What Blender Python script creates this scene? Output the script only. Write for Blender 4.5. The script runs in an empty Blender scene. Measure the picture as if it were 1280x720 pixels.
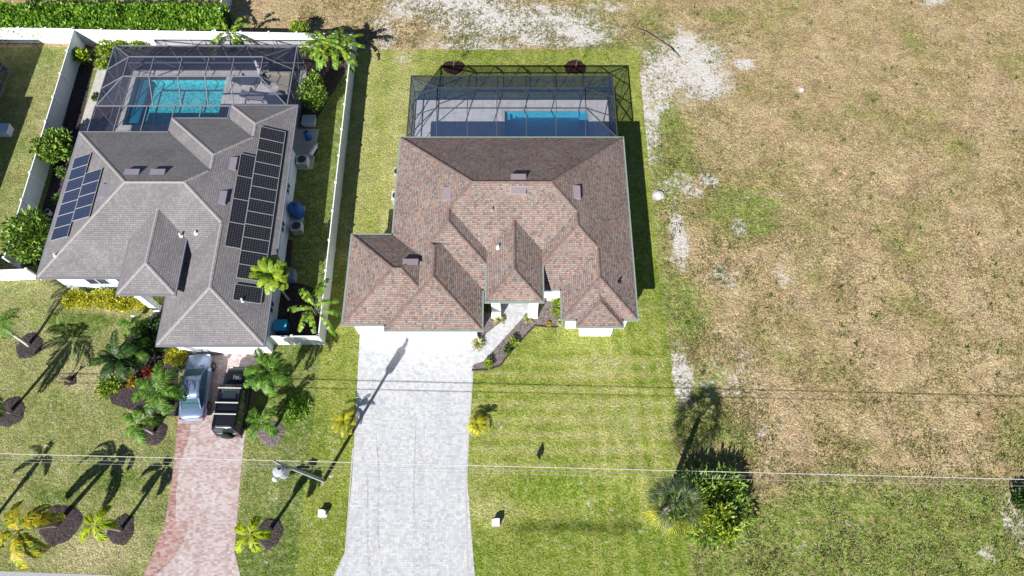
import bpy, math, random
import numpy as np
from mathutils import Vector, noise
random.seed(7); np.random.seed(7)
rnd = random.random
def U(a, b): return a + (b - a) * random.random()
# ------------------------------------------------------------------ camera
FPX, TILT, HC = 835.0, math.radians(23.8), 44.7
CT, ST = math.cos(TILT), math.sin(TILT)
scene = bpy.context.scene
camd = bpy.data.cameras.new("camera"); cam = bpy.data.objects.new("camera", camd)
scene.collection.objects.link(cam); scene.camera = cam
cam.location = (0, 0, HC); cam.rotation_euler = (TILT, 0, 0)
camd.sensor_width = 36; camd.lens = FPX / 1280 * 36; camd.clip_end = 3000; camd.clip_start = 0.5
# ------------------------------------------------------------------ light
SUN_EL, SUN_AZ = math.radians(35), math.radians(62)       # SUN_AZ: direction the shadows run, from +X
w = bpy.data.worlds.new("World"); scene.world = w; w.use_nodes = True
nt = w.node_tree; bg = nt.nodes['Background']
sky = nt.nodes.new('ShaderNodeTexSky'); sky.sky_type = 'NISHITA'; sky.sun_disc = False
sky.sun_elevation = SUN_EL; sky.air_density = .7; sky.dust_density = .2; sky.ozone_density = 2.0
sx, sy = -math.cos(SUN_AZ), -math.sin(SUN_AZ)
sky.sun_rotation = math.atan2(sx, sy)
nt.links.new(sky.outputs[0], bg.inputs[0]); bg.inputs[1].default_value = 0.05
sund = bpy.data.lights.new("sun", 'SUN'); sund.energy = 5.0; sund.angle = math.radians(0.5); sund.color = (1, .965, .915)
sun = bpy.data.objects.new("sun", sund); scene.collection.objects.link(sun)
to_sun = Vector((sx * math.cos(SUN_EL), sy * math.cos(SUN_EL), math.sin(SUN_EL)))
sun.rotation_euler = to_sun.to_track_quat('Z', 'Y').to_euler(); sun.location = to_sun * 80
vs = scene.view_settings; vs.view_transform = 'Standard'; vs.look = 'None'; vs.gamma = 1; vs.exposure = 0.9
scene.render.resolution_x = 1024; scene.render.resolution_y = 576
scene.cycles.transparent_max_bounces = 24; scene.cycles.max_bounces = 6

def P(px, py, h=0.0):
    """pixel of the 1280x720 photograph -> world point at height h"""
    u = (px - 640) / FPX; v = (360 - py) / FPX
    t = (h - HC) / (v * ST - CT)
    return (u * t, (v * CT + ST) * t)
def P3(px, py, h=0.0): return P(px, py, h) + (h,)

# ------------------------------------------------------------------ helpers
COL = scene.collection
def tag(o, label=None, cat=None, group=None, kind=None):
    if label: o['label'] = label
    if cat: o['category'] = cat
    if group: o['group'] = group
    if kind: o['kind'] = kind
    return o
def empty(name, loc=(0, 0, 0), rz=0, label=None, cat=None, group=None):
    o = bpy.data.objects.new(name, None); COL.objects.link(o); o.location = loc; o.rotation_euler = (0, 0, rz)
    o.empty_display_size = .3
    return tag(o, label, cat, group)
class MB:
    def __init__(s): s.v = []; s.f = []; s.mi = []; s.uv = []; s.has_uv = False
    def face(s, pts, mi=0, uv=None):
        n = len(s.v); s.v += [tuple(p) for p in pts]; s.f.append(tuple(range(n, n + len(pts)))); s.mi.append(mi)
        s.uv.append(uv)
        if uv: s.has_uv = True
    def box(s, x0, x1, y0, y1, z0, z1, mi=0, rot=0, c=None):
        p = [(x0, y0, z0), (x1, y0, z0), (x1, y1, z0), (x0, y1, z0), (x0, y0, z1), (x1, y0, z1), (x1, y1, z1), (x0, y1, z1)]
        if rot:
            cx, cy = c or ((x0 + x1) / 2, (y0 + y1) / 2); ca, sa = math.cos(rot), math.sin(rot)
            p = [(cx + (x - cx) * ca - (y - cy) * sa, cy + (x - cx) * sa + (y - cy) * ca, z) for x, y, z in p]
        n = len(s.v); s.v += p
        for f in ((3, 2, 1, 0), (4, 5, 6, 7), (0, 1, 5, 4), (1, 2, 6, 5), (2, 3, 7, 6), (3, 0, 4, 7)):
            s.f.append(tuple(n + i for i in f)); s.mi.append(mi); s.uv.append(None)
        return s
    def tube(s, pts, rad, seg=8, mi=0, cap=True):
        pts = [Vector(p) for p in pts]
        if not isinstance(rad, (list, tuple)): rad = [rad] * len(pts)
        n0 = len(s.v)
        for i, p in enumerate(pts):
            d = (pts[min(i + 1, len(pts) - 1)] - pts[max(i - 1, 0)]).normalized()
            a = d.cross(Vector((0, 0, 1)))
            if a.length < .05: a = d.cross(Vector((1, 0, 0)))
            a.normalize(); b = d.cross(a)
            for k in range(seg):
                t = 2 * math.pi * k / seg
                s.v.append(tuple(p + (a * math.cos(t) + b * math.sin(t)) * rad[i]))
        for i in range(len(pts) - 1):
            for k in range(seg):
                a0 = n0 + i * seg + k; b0 = n0 + i * seg + (k + 1) % seg
                s.f.append((a0, b0, b0 + seg, a0 + seg)); s.mi.append(mi); s.uv.append(None)
        if cap:
            s.f.append(tuple(n0 + k for k in range(seg))[::-1]); s.mi.append(mi); s.uv.append(None)
            s.f.append(tuple(n0 + (len(pts) - 1) * seg + k for k in range(seg))); s.mi.append(mi); s.uv.append(None)
        return s
    def beam(s, a, b, wd, ht, mi=0):
        a = Vector(a); b = Vector(b); d = (b - a).normalized(); sd = d.cross(Vector((0, 0, 1)))
        if sd.length < .05: sd = Vector((1, 0, 0))
        sd.normalize(); up = sd.cross(d).normalized(); sd *= wd / 2; up *= ht / 2
        n = len(s.v); s.v += [tuple(p) for p in (a - sd - up, a + sd - up, a + sd + up, a - sd + up, b - sd - up, b + sd - up, b + sd + up, b - sd + up)]
        for f in ((0, 1, 2, 3), (7, 6, 5, 4), (0, 4, 5, 1), (1, 5, 6, 2), (2, 6, 7, 3), (3, 7, 4, 0)):
            s.f.append(tuple(n + i for i in f)); s.mi.append(mi); s.uv.append(None)
        return s
    def lathe(s, c, prof, seg=20, mi=0):
        n0 = len(s.v); cx, cy, cz = c
        for r, z in prof:
            for k in range(seg):
                t = 2 * math.pi * k / seg; s.v.append((cx + r * math.cos(t), cy + r * math.sin(t), cz + z))
        for i in range(len(prof) - 1):
            for k in range(seg):
                a0 = n0 + i * seg + k; b0 = n0 + i * seg + (k + 1) % seg
                s.f.append((a0, b0, b0 + seg, a0 + seg)); s.mi.append(mi); s.uv.append(None)
        return s
    def prism(s, poly, z0, z1, mi=0):
        a = sum(poly[i][0] * poly[(i + 1) % len(poly)][1] - poly[(i + 1) % len(poly)][0] * poly[i][1] for i in range(len(poly)))
        if a < 0: poly = poly[::-1]
        s.face([(x, y, z1) for x, y in poly], mi)
        s.face([(x, y, z0) for x, y in poly[::-1]], mi)
        for i in range(len(poly)):
            (x0, y0), (x1, y1) = poly[i], poly[(i + 1) % len(poly)]
            s.face([(x0, y0, z0), (x1, y1, z0), (x1, y1, z1), (x0, y0, z1)], mi)
        return s
    def build(s, name, mats, parent=None, smooth=False, bevel=0):
        me = bpy.data.meshes.new(name); me.from_pydata(s.v, [], s.f); me.update()
        if not isinstance(mats, (list, tuple)): mats = [mats]
        for m in mats: me.materials.append(m)
        if any(s.mi): me.polygons.foreach_set('material_index', s.mi)
        if s.has_uv:
            ul = me.uv_layers.new(name='UVMap'); k = 0
            for f, uv in zip(s.f, s.uv):
                for j in range(len(f)):
                    if uv: ul.data[k].uv = uv[j]
                    k += 1
        if smooth: me.polygons.foreach_set('use_smooth', [True] * len(me.polygons))
        o = bpy.data.objects.new(name, me); COL.objects.link(o)
        if parent: o.parent = parent
        if bevel:
            b = o.modifiers.new('bevel', 'BEVEL'); b.width = bevel; b.segments = 2; b.limit_method = 'ANGLE'
        return o
def np_mesh(name, V, F, mat, parent=None, mi=None, mats=None):
    """V (n,3), F (m,k) arrays"""
    me = bpy.data.meshes.new(name); V = np.asarray(V, dtype=np.float32); F = np.asarray(F, dtype=np.int32)
    k = F.shape[1]
    me.vertices.add(len(V)); me.vertices.foreach_set('co', V.ravel())
    me.loops.add(F.size); me.loops.foreach_set('vertex_index', F.ravel())
    me.polygons.add(len(F)); me.polygons.foreach_set('loop_start', np.arange(0, F.size, k, dtype=np.int32))
    me.polygons.foreach_set('loop_total', np.full(len(F), k, dtype=np.int32))
    for m in (mats or [mat]): me.materials.append(m)
    if mi is not None: me.polygons.foreach_set('material_index', np.asarray(mi, dtype=np.int32))
    me.update(); me.validate()
    o = bpy.data.objects.new(name, me); COL.objects.link(o)
    if parent: o.parent = parent
    return o
# ------------------------------------------------------------------ materials
class NT:
    def __init__(s, name):
        s.m = bpy.data.materials.new(name); s.m.use_nodes = True; s.t = s.m.node_tree
        s.b = s.t.nodes['Principled BSDF']; s.out = s.t.nodes['Material Output']
    def n(s, typ, **kw):
        o = s.t.nodes.new('ShaderNode' + typ)
        for k, v in kw.items():
            if k in o.inputs: o.inputs[k].default_value = v
            else: setattr(o, k, v)
        return o
    def l(s, a, b): s.t.links.new(a, b)
    def pos(s): return s.n('NewGeometry').outputs['Position']
    def noise(s, vec, scale, detail=4, rough=.6, dist=0):
        o = s.n('TexNoise', Scale=scale, Detail=detail, Roughness=rough, Distortion=dist)
        if vec is not None: s.l(vec, o.inputs['Vector'])
        return o.outputs['Fac']
    def ramp(s, fac, stops, interp='LINEAR'):
        o = s.n('ValToRGB'); cr = o.color_ramp; cr.interpolation = interp
        while len(cr.elements) < len(stops): cr.elements.new(.5)
        for e, (p, c) in zip(cr.elements, stops):
            e.position = p; e.color = tuple(c) + (1,) if len(c) == 3 else c
        s.l(fac, o.inputs['Fac']); return o.outputs['Color']
    def mix(s, fac, a, b, mode='MIX'):
        o = s.n('Mix'); o.data_type = 'RGBA'; o.blend_type = mode
        for v, i in ((fac, 0), (a, 6), (b, 7)):
            if hasattr(v, 'links') or isinstance(v, bpy.types.NodeSocket): s.l(v, o.inputs[i])
            elif i == 0: o.inputs[0].default_value = v
            else: o.inputs[i].default_value = tuple(v) + (1,)
        return o.outputs[2]
    def math(s, op, a, b=None, clamp=False):
        o = s.n('Math'); o.operation = op; o.use_clamp = clamp
        for v, i in ((a, 0), (b, 1)):
            if v is None: continue
            if isinstance(v, bpy.types.NodeSocket): s.l(v, o.inputs[i])
            else: o.inputs[i].default_value = v
        return o.outputs[0]
    def bump(s, h, strength=.5, dist=.05):
        o = s.n('Bump', Strength=strength, Distance=dist); s.l(h, o.inputs['Height']); s.l(o.outputs[0], s.b.inputs['Normal'])
    def done(s, color=None, rough=.8, metal=0, spec=.3):
        if isinstance(color, bpy.types.NodeSocket): s.l(color, s.b.inputs['Base Color'])
        elif color is not None: s.b.inputs['Base Color'].default_value = tuple(color) + (1,)
        s.b.inputs['Roughness'].default_value = rough; s.b.inputs['Metallic'].default_value = metal
        s.b.inputs['Specular IOR Level'].default_value = spec
        return s.m
def simple(name, col, rough=.6, metal=0, var=.12, scale=3, spec=.4, bump=0):
    t = NT(name); p = t.pos(); f = t.noise(p, scale, 5)
    c = t.mix(1.0, col, t.ramp(f, [(.25, (1 - var,) * 3), (.75, (1 + var * .6,) * 3)]), 'MULTIPLY')
    if bump: t.bump(t.noise(p, scale * 12, 3), bump, .01)
    return t.done(c, rough, metal, spec)
M = {}
M['wall'] = simple('stucco_white', (.80, .79, .77), .85, var=.06, scale=1.5, bump=.3)
M['wall_sky_tint'] = simple('stucco_sky_tint', (.66, .75, .82), .85, var=.06, scale=1.5, bump=.3)  # stucco tinted blue: sky light on the shaded walls put into the colour
M['white'] = simple('white_vinyl', (.80, .81, .82), .45, var=.05, scale=1.2)
M['white_metal'] = simple('white_metal', (.75, .76, .76), .4, var=.05)
M['bronze'] = simple('dark_bronze_metal', (.055, .052, .056), .7, 0, var=.2, spec=.2)
M['grey_metal'] = simple('grey_aluminium', (.17, .17, .21), .75, 0, var=.1, spec=.15)
M['green_gutter'] = simple('grey_green_gutter', (.22, .27, .25), .4, var=.1)
M['black'] = simple('black_plastic', (.012, .012, .014), .45, var=.2)
M['rubber'] = simple('tyre_rubber', (.02, .02, .02), .8, var=.2)
M['concrete'] = simple('concrete', (.42, .41, .38), .9, var=.25, scale=2.5, bump=.4)
M['concrete_pole'] = simple('pole_concrete', (.27, .29, .29), .85, var=.2, scale=3)
M['blue_plastic'] = simple('blue_plastic', (.02, .10, .32), .5, var=.1)
M['cyan_plastic'] = simple('cyan_plastic', (.03, .42, .62), .5, var=.1)
M['vent'] = simple('vent_mauve_metal', (.26, .21, .23), .5, var=.08)
M['vent_grey'] = simple('vent_grey_metal', (.20, .18, .22), .5, var=.08)
M['garage'] = simple('garage_door_white', (.78, .78, .76), .5, var=.04)
M['glass_dark'] = simple('window_glass', (.03, .05, .07), .05, var=.1, spec=.8)
M['wood'] = simple('bark', (.16, .12, .085), .9, var=.4, scale=8, bump=.6)
M['palm_trunk'] = simple('palm_trunk', (.30, .27, .22), .9, var=.35, scale=10, bump=.6)
M['palm_trunk_pale'] = simple('pale_palm_trunk', (.50, .47, .42), .85, var=.3, scale=8, bump=.5)
M['fabric_mauve'] = simple('lounger_fabric', (.20, .18, .27), .9, var=.1)
M['fabric_white'] = simple('umbrella_fabric', (.62, .60, .66), .9, var=.15)
M['fabric_dark'] = simple('dark_fabric', (.04, .045, .07), .9, var=.15)
M['rug'] = simple('outdoor_rug', (.36, .33, .28), .95, var=.1, scale=8)
M['chrome'] = simple('bright_alloy', (.5, .5, .5), .25, .9, var=.1)
M['red_lamp'] = simple('red_lamp', (.35, .01, .02), .25, var=.05)
M['clear_lamp'] = simple('clear_lamp', (.6, .62, .62), .15, var=.05, spec=.8)

def leafmat(name, cols, rough=.5, trans=.25):
    t = NT(name); isl = t.n('NewGeometry').outputs['Random Per Island']
    st = [(i / max(1, len(cols) - 1) * .9 + .05, c) for i, c in enumerate(cols)]
    c = t.ramp(isl, st); f = t.noise(t.pos(), 1.6, 3)
    c = t.mix(1.0, c, t.ramp(f, [(.3, (.72,) * 3), (.7, (1.2,) * 3)]), 'MULTIPLY')
    m = t.done(c, rough, 0, .35)
    tr = t.n('BsdfTranslucent'); t.l(c, tr.inputs[0]); mx = t.n('MixShader'); mx.inputs[0].default_value = trans
    t.l(t.b.outputs[0], mx.inputs[1]); t.l(tr.outputs[0], mx.inputs[2]); t.l(mx.outputs[0], t.out.inputs[0])
    return m
M['hedge'] = leafmat('hedge_leaf', [(.06, .15, .012), (.14, .30, .02), (.28, .46, .04)])
M['green'] = leafmat('green_leaf', [(.03, .075, .012), (.07, .15, .02), (.13, .24, .035)])
M['tree'] = leafmat('soft_green_leaf', [(.05, .11, .015), (.15, .27, .03), (.32, .44, .07)])
M['newgrowth'] = leafmat('yellow_green_leaf', [(.09, .18, .02), (.22, .31, .025), (.40, .42, .03)])
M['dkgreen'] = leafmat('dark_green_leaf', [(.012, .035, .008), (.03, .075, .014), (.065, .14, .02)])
M['lime'] = leafmat('lime_leaf', [(.10, .20, .02), (.22, .34, .025), (.38, .45, .03)])
M['yellow'] = leafmat('yellow_leaf', [(.28, .30, .02), (.50, .48, .03), (.62, .60, .06)])
M['palmgreen'] = leafmat('palm_green_leaflet', [(.025, .08, .010), (.08, .19, .02), (.20, .34, .03)])
M['foxtail'] = leafmat('foxtail_leaflet', [(.18, .28, .012), (.34, .44, .015), (.50, .55, .02)])
M['coconut'] = leafmat('yellowing_palm_leaflet', [(.07, .15, .01), (.26, .36, .015), (.52, .50, .02), (.66, .34, .02)])
M['yellowpalm'] = leafmat('yellow_green_palm_leaflet', [(.16, .20, .01), (.38, .38, .015), (.55, .50, .02)])
M['banana'] = leafmat('broad_green_leaf', [(.06, .15, .015), (.14, .26, .02), (.30, .36, .04)])
M['silver'] = leafmat('silver_fan_leaf', [(.018, .045, .012), (.055, .095, .03), (.20, .25, .14)])
M['variegated'] = leafmat('pale_striped_leaf', [(.18, .20, .06), (.40, .40, .18), (.55, .53, .30)])
M['red_leaf'] = leafmat('red_leaf', [(.10, .012, .01), (.22, .03, .02)])
M['orange_leaf'] = leafmat('orange_leaf', [(.25, .14, .02), (.42, .30, .03)])
M['drygrass'] = leafmat('dry_grass_blade', [(.30, .22, .11), (.24, .20, .08), (.16, .18, .05), (.42, .34, .2)], .8, .2)
M['weed'] = leafmat('weed_leaf', [(.07, .11, .02), (.14, .19, .04), (.24, .26, .08)], .8, .2)

def shingles(name, stops, rw=.33, rh=.145, gap=.35):
    t = NT(name); uv = t.n('UVMap').outputs[0]; sp = t.n('SeparateXYZ'); t.l(uv, sp.inputs[0])
    v = t.math('DIVIDE', sp.outputs[1], rh); row = t.math('FLOOR', v); fv = t.math('SUBTRACT', v, row)
    wn = t.n('TexWhiteNoise'); wn.noise_dimensions = '1D'; t.l(row, wn.inputs['W'])
    u = t.math('ADD', t.math('DIVIDE', sp.outputs[0], rw), t.math('MULTIPLY', wn.outputs[0], 3.7))
    cu = t.math('FLOOR', u); fu = t.math('SUBTRACT', u, cu)
    cb = t.n('CombineXYZ'); t.l(cu, cb.inputs[0]); t.l(row, cb.inputs[1])
    w2 = t.n('TexWhiteNoise'); w2.noise_dimensions = '2D'; t.l(cb.outputs[0], w2.inputs['Vector'])
    c = t.ramp(w2.outputs[0], stops, 'CONSTANT')
    # worn granules and broad weathering
    big = t.noise(t.pos(), .55, 4); fine = t.noise(t.pos(), 16, 3)
    c = t.mix(1, c, t.ramp(big, [(.3, (.86,) * 3), (.7, (1.12,) * 3)]), 'MULTIPLY')
    c = t.mix(1, c, t.ramp(fine, [(.3, (.80,) * 3), (.7, (1.18,) * 3)]), 'MULTIPLY')
    edge = t.math('LESS_THAN', fv, .28); side = t.math('LESS_THAN', fu, .16)
    c = t.mix(t.math('MULTIPLY', t.math('MAXIMUM', edge, t.math('MULTIPLY', side, .8)), gap), c, (.03, .028, .028))
    t.bump(t.math('SUBTRACT', 1.0, fv), .6, .012)
    return t.done(c, .9, 0, .15)
M['roof_brown'] = shingles('brown_blend_shingles', [(0, (.225, .16, .145)), (.2, (.27, .192, .170)), (.42, (.31, .205, .16)), (.56, (.22, .203, .195)), (.72, (.30, .245, .21)), (.9, (.165, .13, .118))], .17, .14, gap=.62)
M['roof_grey'] = shingles('grey_shingles', [(0, (.185, .177, .182)), (.3, (.205, .196, .20)), (.55, (.225, .215, .217)), (.8, (.195, .186, .19))], .19, .14, gap=.42)
M['cap_brown'] = simple('brown_ridge_shingle', (.18, .125, .108), .9, var=.45, scale=3.2)
M['cap_grey'] = simple('grey_ridge_shingle', (.29, .27, .27), .9, var=.2, scale=5)

def pavers(name, stops, bw=.3, bh=.15, blotch=None, sc=.25, rot=0, gap=.25, gcol=(.25, .24, .24)):
    t = NT(name); p = t.pos()
    mp = t.n('Mapping'); t.l(p, mp.inputs[0]); mp.inputs['Rotation'].default_value = (0, 0, rot)
    sp = t.n('SeparateXYZ'); t.l(mp.outputs[0], sp.inputs[0])
    v = t.math('DIVIDE', sp.outputs[1], bh); row = t.math('FLOOR', v); fv = t.math('SUBTRACT', v, row)
    wn = t.n('TexWhiteNoise'); wn.noise_dimensions = '1D'; t.l(row, wn.inputs['W'])
    u = t.math('ADD', t.math('DIVIDE', sp.outputs[0], bw), t.math('MULTIPLY', wn.outputs[0], 2.7))
    cu = t.math('FLOOR', u); fu = t.math('SUBTRACT', u, cu)
    cb = t.n('CombineXYZ'); t.l(cu, cb.inputs[0]); t.l(row, cb.inputs[1])
    w2 = t.n('TexWhiteNoise'); w2.noise_dimensions = '2D'; t.l(cb.outputs[0], w2.inputs['Vector'])
    c = t.ramp(w2.outputs[0], stops)
    f = t.noise(p, sc, 5, .65)
    if blotch: c = t.mix(t.ramp(f, [(.42, (0, 0, 0)), (.62, (1, 1, 1))]), c, t.mix(1, c, blotch, 'MULTIPLY'))
    c = t.mix(1, c, t.ramp(t.noise(p, 3, 5), [(.3, (.9,) * 3), (.7, (1.06,) * 3)]), 'MULTIPLY')
    ms = t.n('Mapping'); t.l(p, ms.inputs[0]); ms.inputs['Scale'].default_value = (1.6, .16, 1)
    c = t.mix(1, c, t.ramp(t.noise(ms.outputs[0], 1.4, 6, .7), [(.36, (.91,) * 3), (.52, (1.02,) * 3)]), 'MULTIPLY')
    e = t.math('MAXIMUM', t.math('LESS_THAN', fv, .1), t.math('LESS_THAN', fu, .06))
    c = t.mix(t.math('MULTIPLY', e, gap), c, gcol)
    return t.done(c, .8, 0, .25)
M['paver_white'] = pavers('pale_grey_pavers', [(0, (.39, .40, .42)), (.35, (.475, .485, .50)), (.7, (.54, .54, .55)), (1, (.43, .435, .445))], .20, .13, (.93, .95, .98), .35, gap=.7)
M['paver_deck'] = pavers('pool_deck_pavers', [(0, (.62, .62, .63)), (.5, (.72, .71, .70)), (1, (.66, .66, .68))], .4, .2, (.9, .9, .92), .8)
M['paver_pink'] = pavers('pink_grey_pavers', [(0, (.32, .225, .215)), (.5, (.40, .31, .30)), (1, (.45, .39, .385))], .22, .11, (1.06, 1.12, 1.14), .45)
M['paver_red'] = pavers('red_pavers', [(0, (.22, .11, .10)), (.5, (.32, .18, .16)), (1, (.38, .26, .24))], .22, .11, (1.15, 1.3, 1.3), .5)
M['travertine'] = pavers('pale_deck', [(0, (.52, .50, .48)), (1, (.64, .62, .60))], .6, .4, (.9, .9, .92), .7)

def screen(name, col, op):
    t = NT(name); m = t.done(col, .7); tr = t.n('BsdfTransparent'); mx = t.n('MixShader'); mx.inputs[0].default_value = op
    t.l(tr.outputs[0], mx.inputs[1]); t.l(t.b.outputs[0], mx.inputs[2]); t.l(mx.outputs[0], t.out.inputs[0])
    return m
M['screen'] = screen('insect_screen', (.010, .030, .085), .40)  # navy mesh colour stands in for the blue shade on the pool deck
M['screen_grey'] = screen('grey_insect_screen', (.018, .03, .065), .38)  # bluish mesh colour carries the blue of the shade inside this cage
def water(name, tint, bump=.25):
    t = NT(name); p = t.pos()
    tr = t.n('BsdfTransparent'); tr.inputs[0].default_value = tint + (1,)
    gl = t.n('BsdfGlossy'); gl.inputs['Roughness'].default_value = .06
    fr = t.n('LayerWeight', Blend=.12); bp = t.n('Bump', Strength=bump, Distance=.05)
    t.l(t.noise(p, 3.5, 3), bp.inputs['Height']); t.l(bp.outputs[0], gl.inputs['Normal']); t.l(bp.outputs[0], fr.inputs['Normal'])
    mx = t.n('MixShader'); t.l(t.math('ADD', t.math('MULTIPLY', fr.outputs['Facing'], .35), .02, True), mx.inputs[0]); t.l(tr.outputs[0], mx.inputs[1]); t.l(gl.outputs[0], mx.inputs[2])
    t.l(mx.outputs[0], t.out.inputs[0]); return t.m
M['water'] = water('pool_water', (.62, .93, .97))
def basin(name, c0, c1):
    t = NT(name); p = t.pos(); vo = t.n('TexVoronoi', Scale=2.6); vo.feature = 'DISTANCE_TO_EDGE'
    ad = t.n('Mapping'); t.l(p, ad.inputs[0]); nz = t.n('TexNoise', Scale=1.5, Detail=2.0); t.l(p, nz.inputs[0])
    vm = t.n('VectorMath'); vm.operation = 'ADD'; t.l(p, vm.inputs[0]); t.l(nz.outputs['Color'], vm.inputs[1]); t.l(vm.outputs[0], vo.inputs['Vector'])
    c = t.ramp(vo.outputs['Distance'], [(0, c1), (.22, c0), (1, c0)]); return t.done(c, .6)  # bright cell edges: caustic light painted into the pool floor colour
M['basin1'] = basin('turquoise_painted_caustics', (.04, .42, .50), (.28, .74, .76))
M['basin2'] = basin('aqua_painted_caustics', (.07, .42, .60), (.14, .54, .68))
M['shelf'] = simple('blue_tile', (.02, .22, .34), .5, var=.25, scale=5)
def mulchmat(name, a, b):
    t = NT(name); p = t.pos(); f = t.noise(p, 11, 4, .7); c = t.ramp(f, [(.35, a), (.7, b)])
    t.bump(t.noise(p, 14, 4), 1, .08); return t.done(c, .95, 0, .1)
M['mulch'] = mulchmat('dark_mulch', (.016, .012, .014), (.12, .095, .095))
M['mulch_brown'] = mulchmat('brown_mulch', (.022, .010, .010), (.07, .035, .03))
M['mulch_grey'] = mulchmat('weathered_mulch', (.07, .055, .055), (.30, .26, .25))
# ------------------------------------------------------------------ ground masks
def sstep(x, a, b): 
    t = np.clip((x - a) / (b - a), 0, 1); return t * t * (3 - 2 * t)
def blob(X, Y, px, py, rx, ry, soft=.45):
    cx, cy = P(px, py); k = .0565 * (1 + (430 - py) / 1700)
    d = np.sqrt(((X - cx) / (rx * k)) ** 2 + ((Y - cy) / (ry * k * 1.15)) ** 2)
    return 1 - sstep(d, 1 - soft, 1 + soft)
def grid_sheet(name, xs, ys, z, mat, attrs, keep=None):
    X, Y = np.meshgrid(xs, ys); nx, ny = len(xs), len(ys)
    V = np.stack([X.ravel(), Y.ravel(), np.full(X.size, z)], 1)
    i = np.arange(nx * ny).reshape(ny, nx)
    F = np.stack([i[:-1, :-1].ravel(), i[:-1, 1:].ravel(), i[1:, 1:].ravel(), i[1:, :-1].ravel()], 1)
    o = np_mesh(name, V, F, mat)
    for k, fn in attrs.items():
        a = o.data.attributes.new(k, 'FLOAT', 'POINT'); a.data.foreach_set('value', np.clip(fn(X, Y), 0, 1).astype(np.float32).ravel())
    return o
def grassmat(name, dry, mid, lush, sandc=(.60, .57, .54), bias=.5, grain=1.0, fine=9.0, lo=.36, hi=1.75, alt=(.8, .86, .9), gk=.8, pk=.24, n1k=.8):
    t = NT(name); p = t.pos()
    def at(k): 
        a = t.n('Attribute'); a.attribute_name = k; return a.outputs['Fac']
    n1 = t.noise(p, .16, 6, .62, .4); n2 = t.noise(p, 1.3, 5, .7); n3 = t.noise(p, fine, 4, .75)
    n4 = t.noise(p, 4.2, 4, .7)
    s = t.math('ADD', t.math('ADD', t.math('MULTIPLY', n1, n1k), .4 - .5 * n1k), t.math('MULTIPLY', n2, .75))
    s = t.math('ADD', s, t.math('ADD', t.math('MULTIPLY', n4, 1.3), -.4)); s = t.math('SUBTRACT', s, 1.02 - bias)
    s = t.math('ADD', s, t.math('MULTIPLY', t.math('SUBTRACT', at('green'), .5), gk))
    c = t.ramp(s, [(.10, dry), (.40, mid), (.70, lush)])
    # blade grain: light and dark stalks
    n5 = t.noise(p, fine * .42, 3, .8, .8)
    c = t.mix(1, c, t.ramp(n3, [(.36, (lo,) * 3), (.5, (.95,) * 3), (.62, (hi,) * 3)]), 'MULTIPLY')
    c = t.mix(1, c, t.ramp(n5, [(.35, (.70,) * 3), (.5, (1.0,) * 3), (.65, (1.22,) * 3)]), 'MULTIPLY')
    hue = t.noise(p, 2.6, 5, .75)
    c = t.mix(t.math('MULTIPLY', t.ramp(hue, [(.48, (0, 0, 0)), (.62, (1, 1, 1))]), .5), c, tuple(x * 1.25 for x in dry))
    pt = t.noise(p, .8, 9, .82, .6)
    c = t.mix(1, c, t.ramp(pt, [(.38, (1 - pk,) * 3), (.5, (1.0,) * 3), (.62, (1 + pk,) * 3)]), 'MULTIPLY')
    hue2 = t.noise(p, .45, 7, .75)
    c = t.mix(t.math('MULTIPLY', t.ramp(hue2, [(.46, (0, 0, 0)), (.64, (1, 1, 1))]), .6), c, t.mix(1, c, alt, 'MULTIPLY'))
    sn = t.math('ADD', at('sand'), t.math('MULTIPLY', t.math('SUBTRACT', t.math('ADD', t.math('MULTIPLY', t.noise(p, .7, 8, .8), .5), t.math('MULTIPLY', t.noise(p, 3.2, 6, .85), .5)), .5), 5.0))
    sm = t.ramp(sn, [(.32, (0, 0, 0)), (.47, (.42,) * 3), (.68, (1, 1, 1))])
    sc = t.mix(1, sandc, t.ramp(t.noise(p, 5, 5), [(.3, (.82,) * 3), (.7, (1.12,) * 3)]), 'MULTIPLY')
    c = t.mix(sm, c, sc)
    t.bump(t.math('ADD', n3, t.math('MULTIPLY', n4, 1.5)), grain, .10)
    return t.done(c, .95, 0, .1)
M['field'] = grassmat('dry_field', (.415, .32, .183), (.305, .25, .112), (.165, .23, .042), bias=.40, alt=(.84, .72, .78), gk=1.35, n1k=1.9, pk=.28)
M['lawn'] = grassmat('mown_lawn', (.335, .325, .125), (.23, .262, .048), (.115, .175, .015), bias=.46, grain=.8, fine=10, lo=.42, hi=1.62, alt=(.70, .84, .56), gk=1.3, pk=.2)
M['lawn_west'] = grassmat('patchy_lawn', (.335, .295, .155), (.205, .222, .07), (.095, .15, .022), bias=.46, grain=.8, fine=10, lo=.38, hi=1.7, alt=(.62, .80, .60), gk=1.6)

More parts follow.
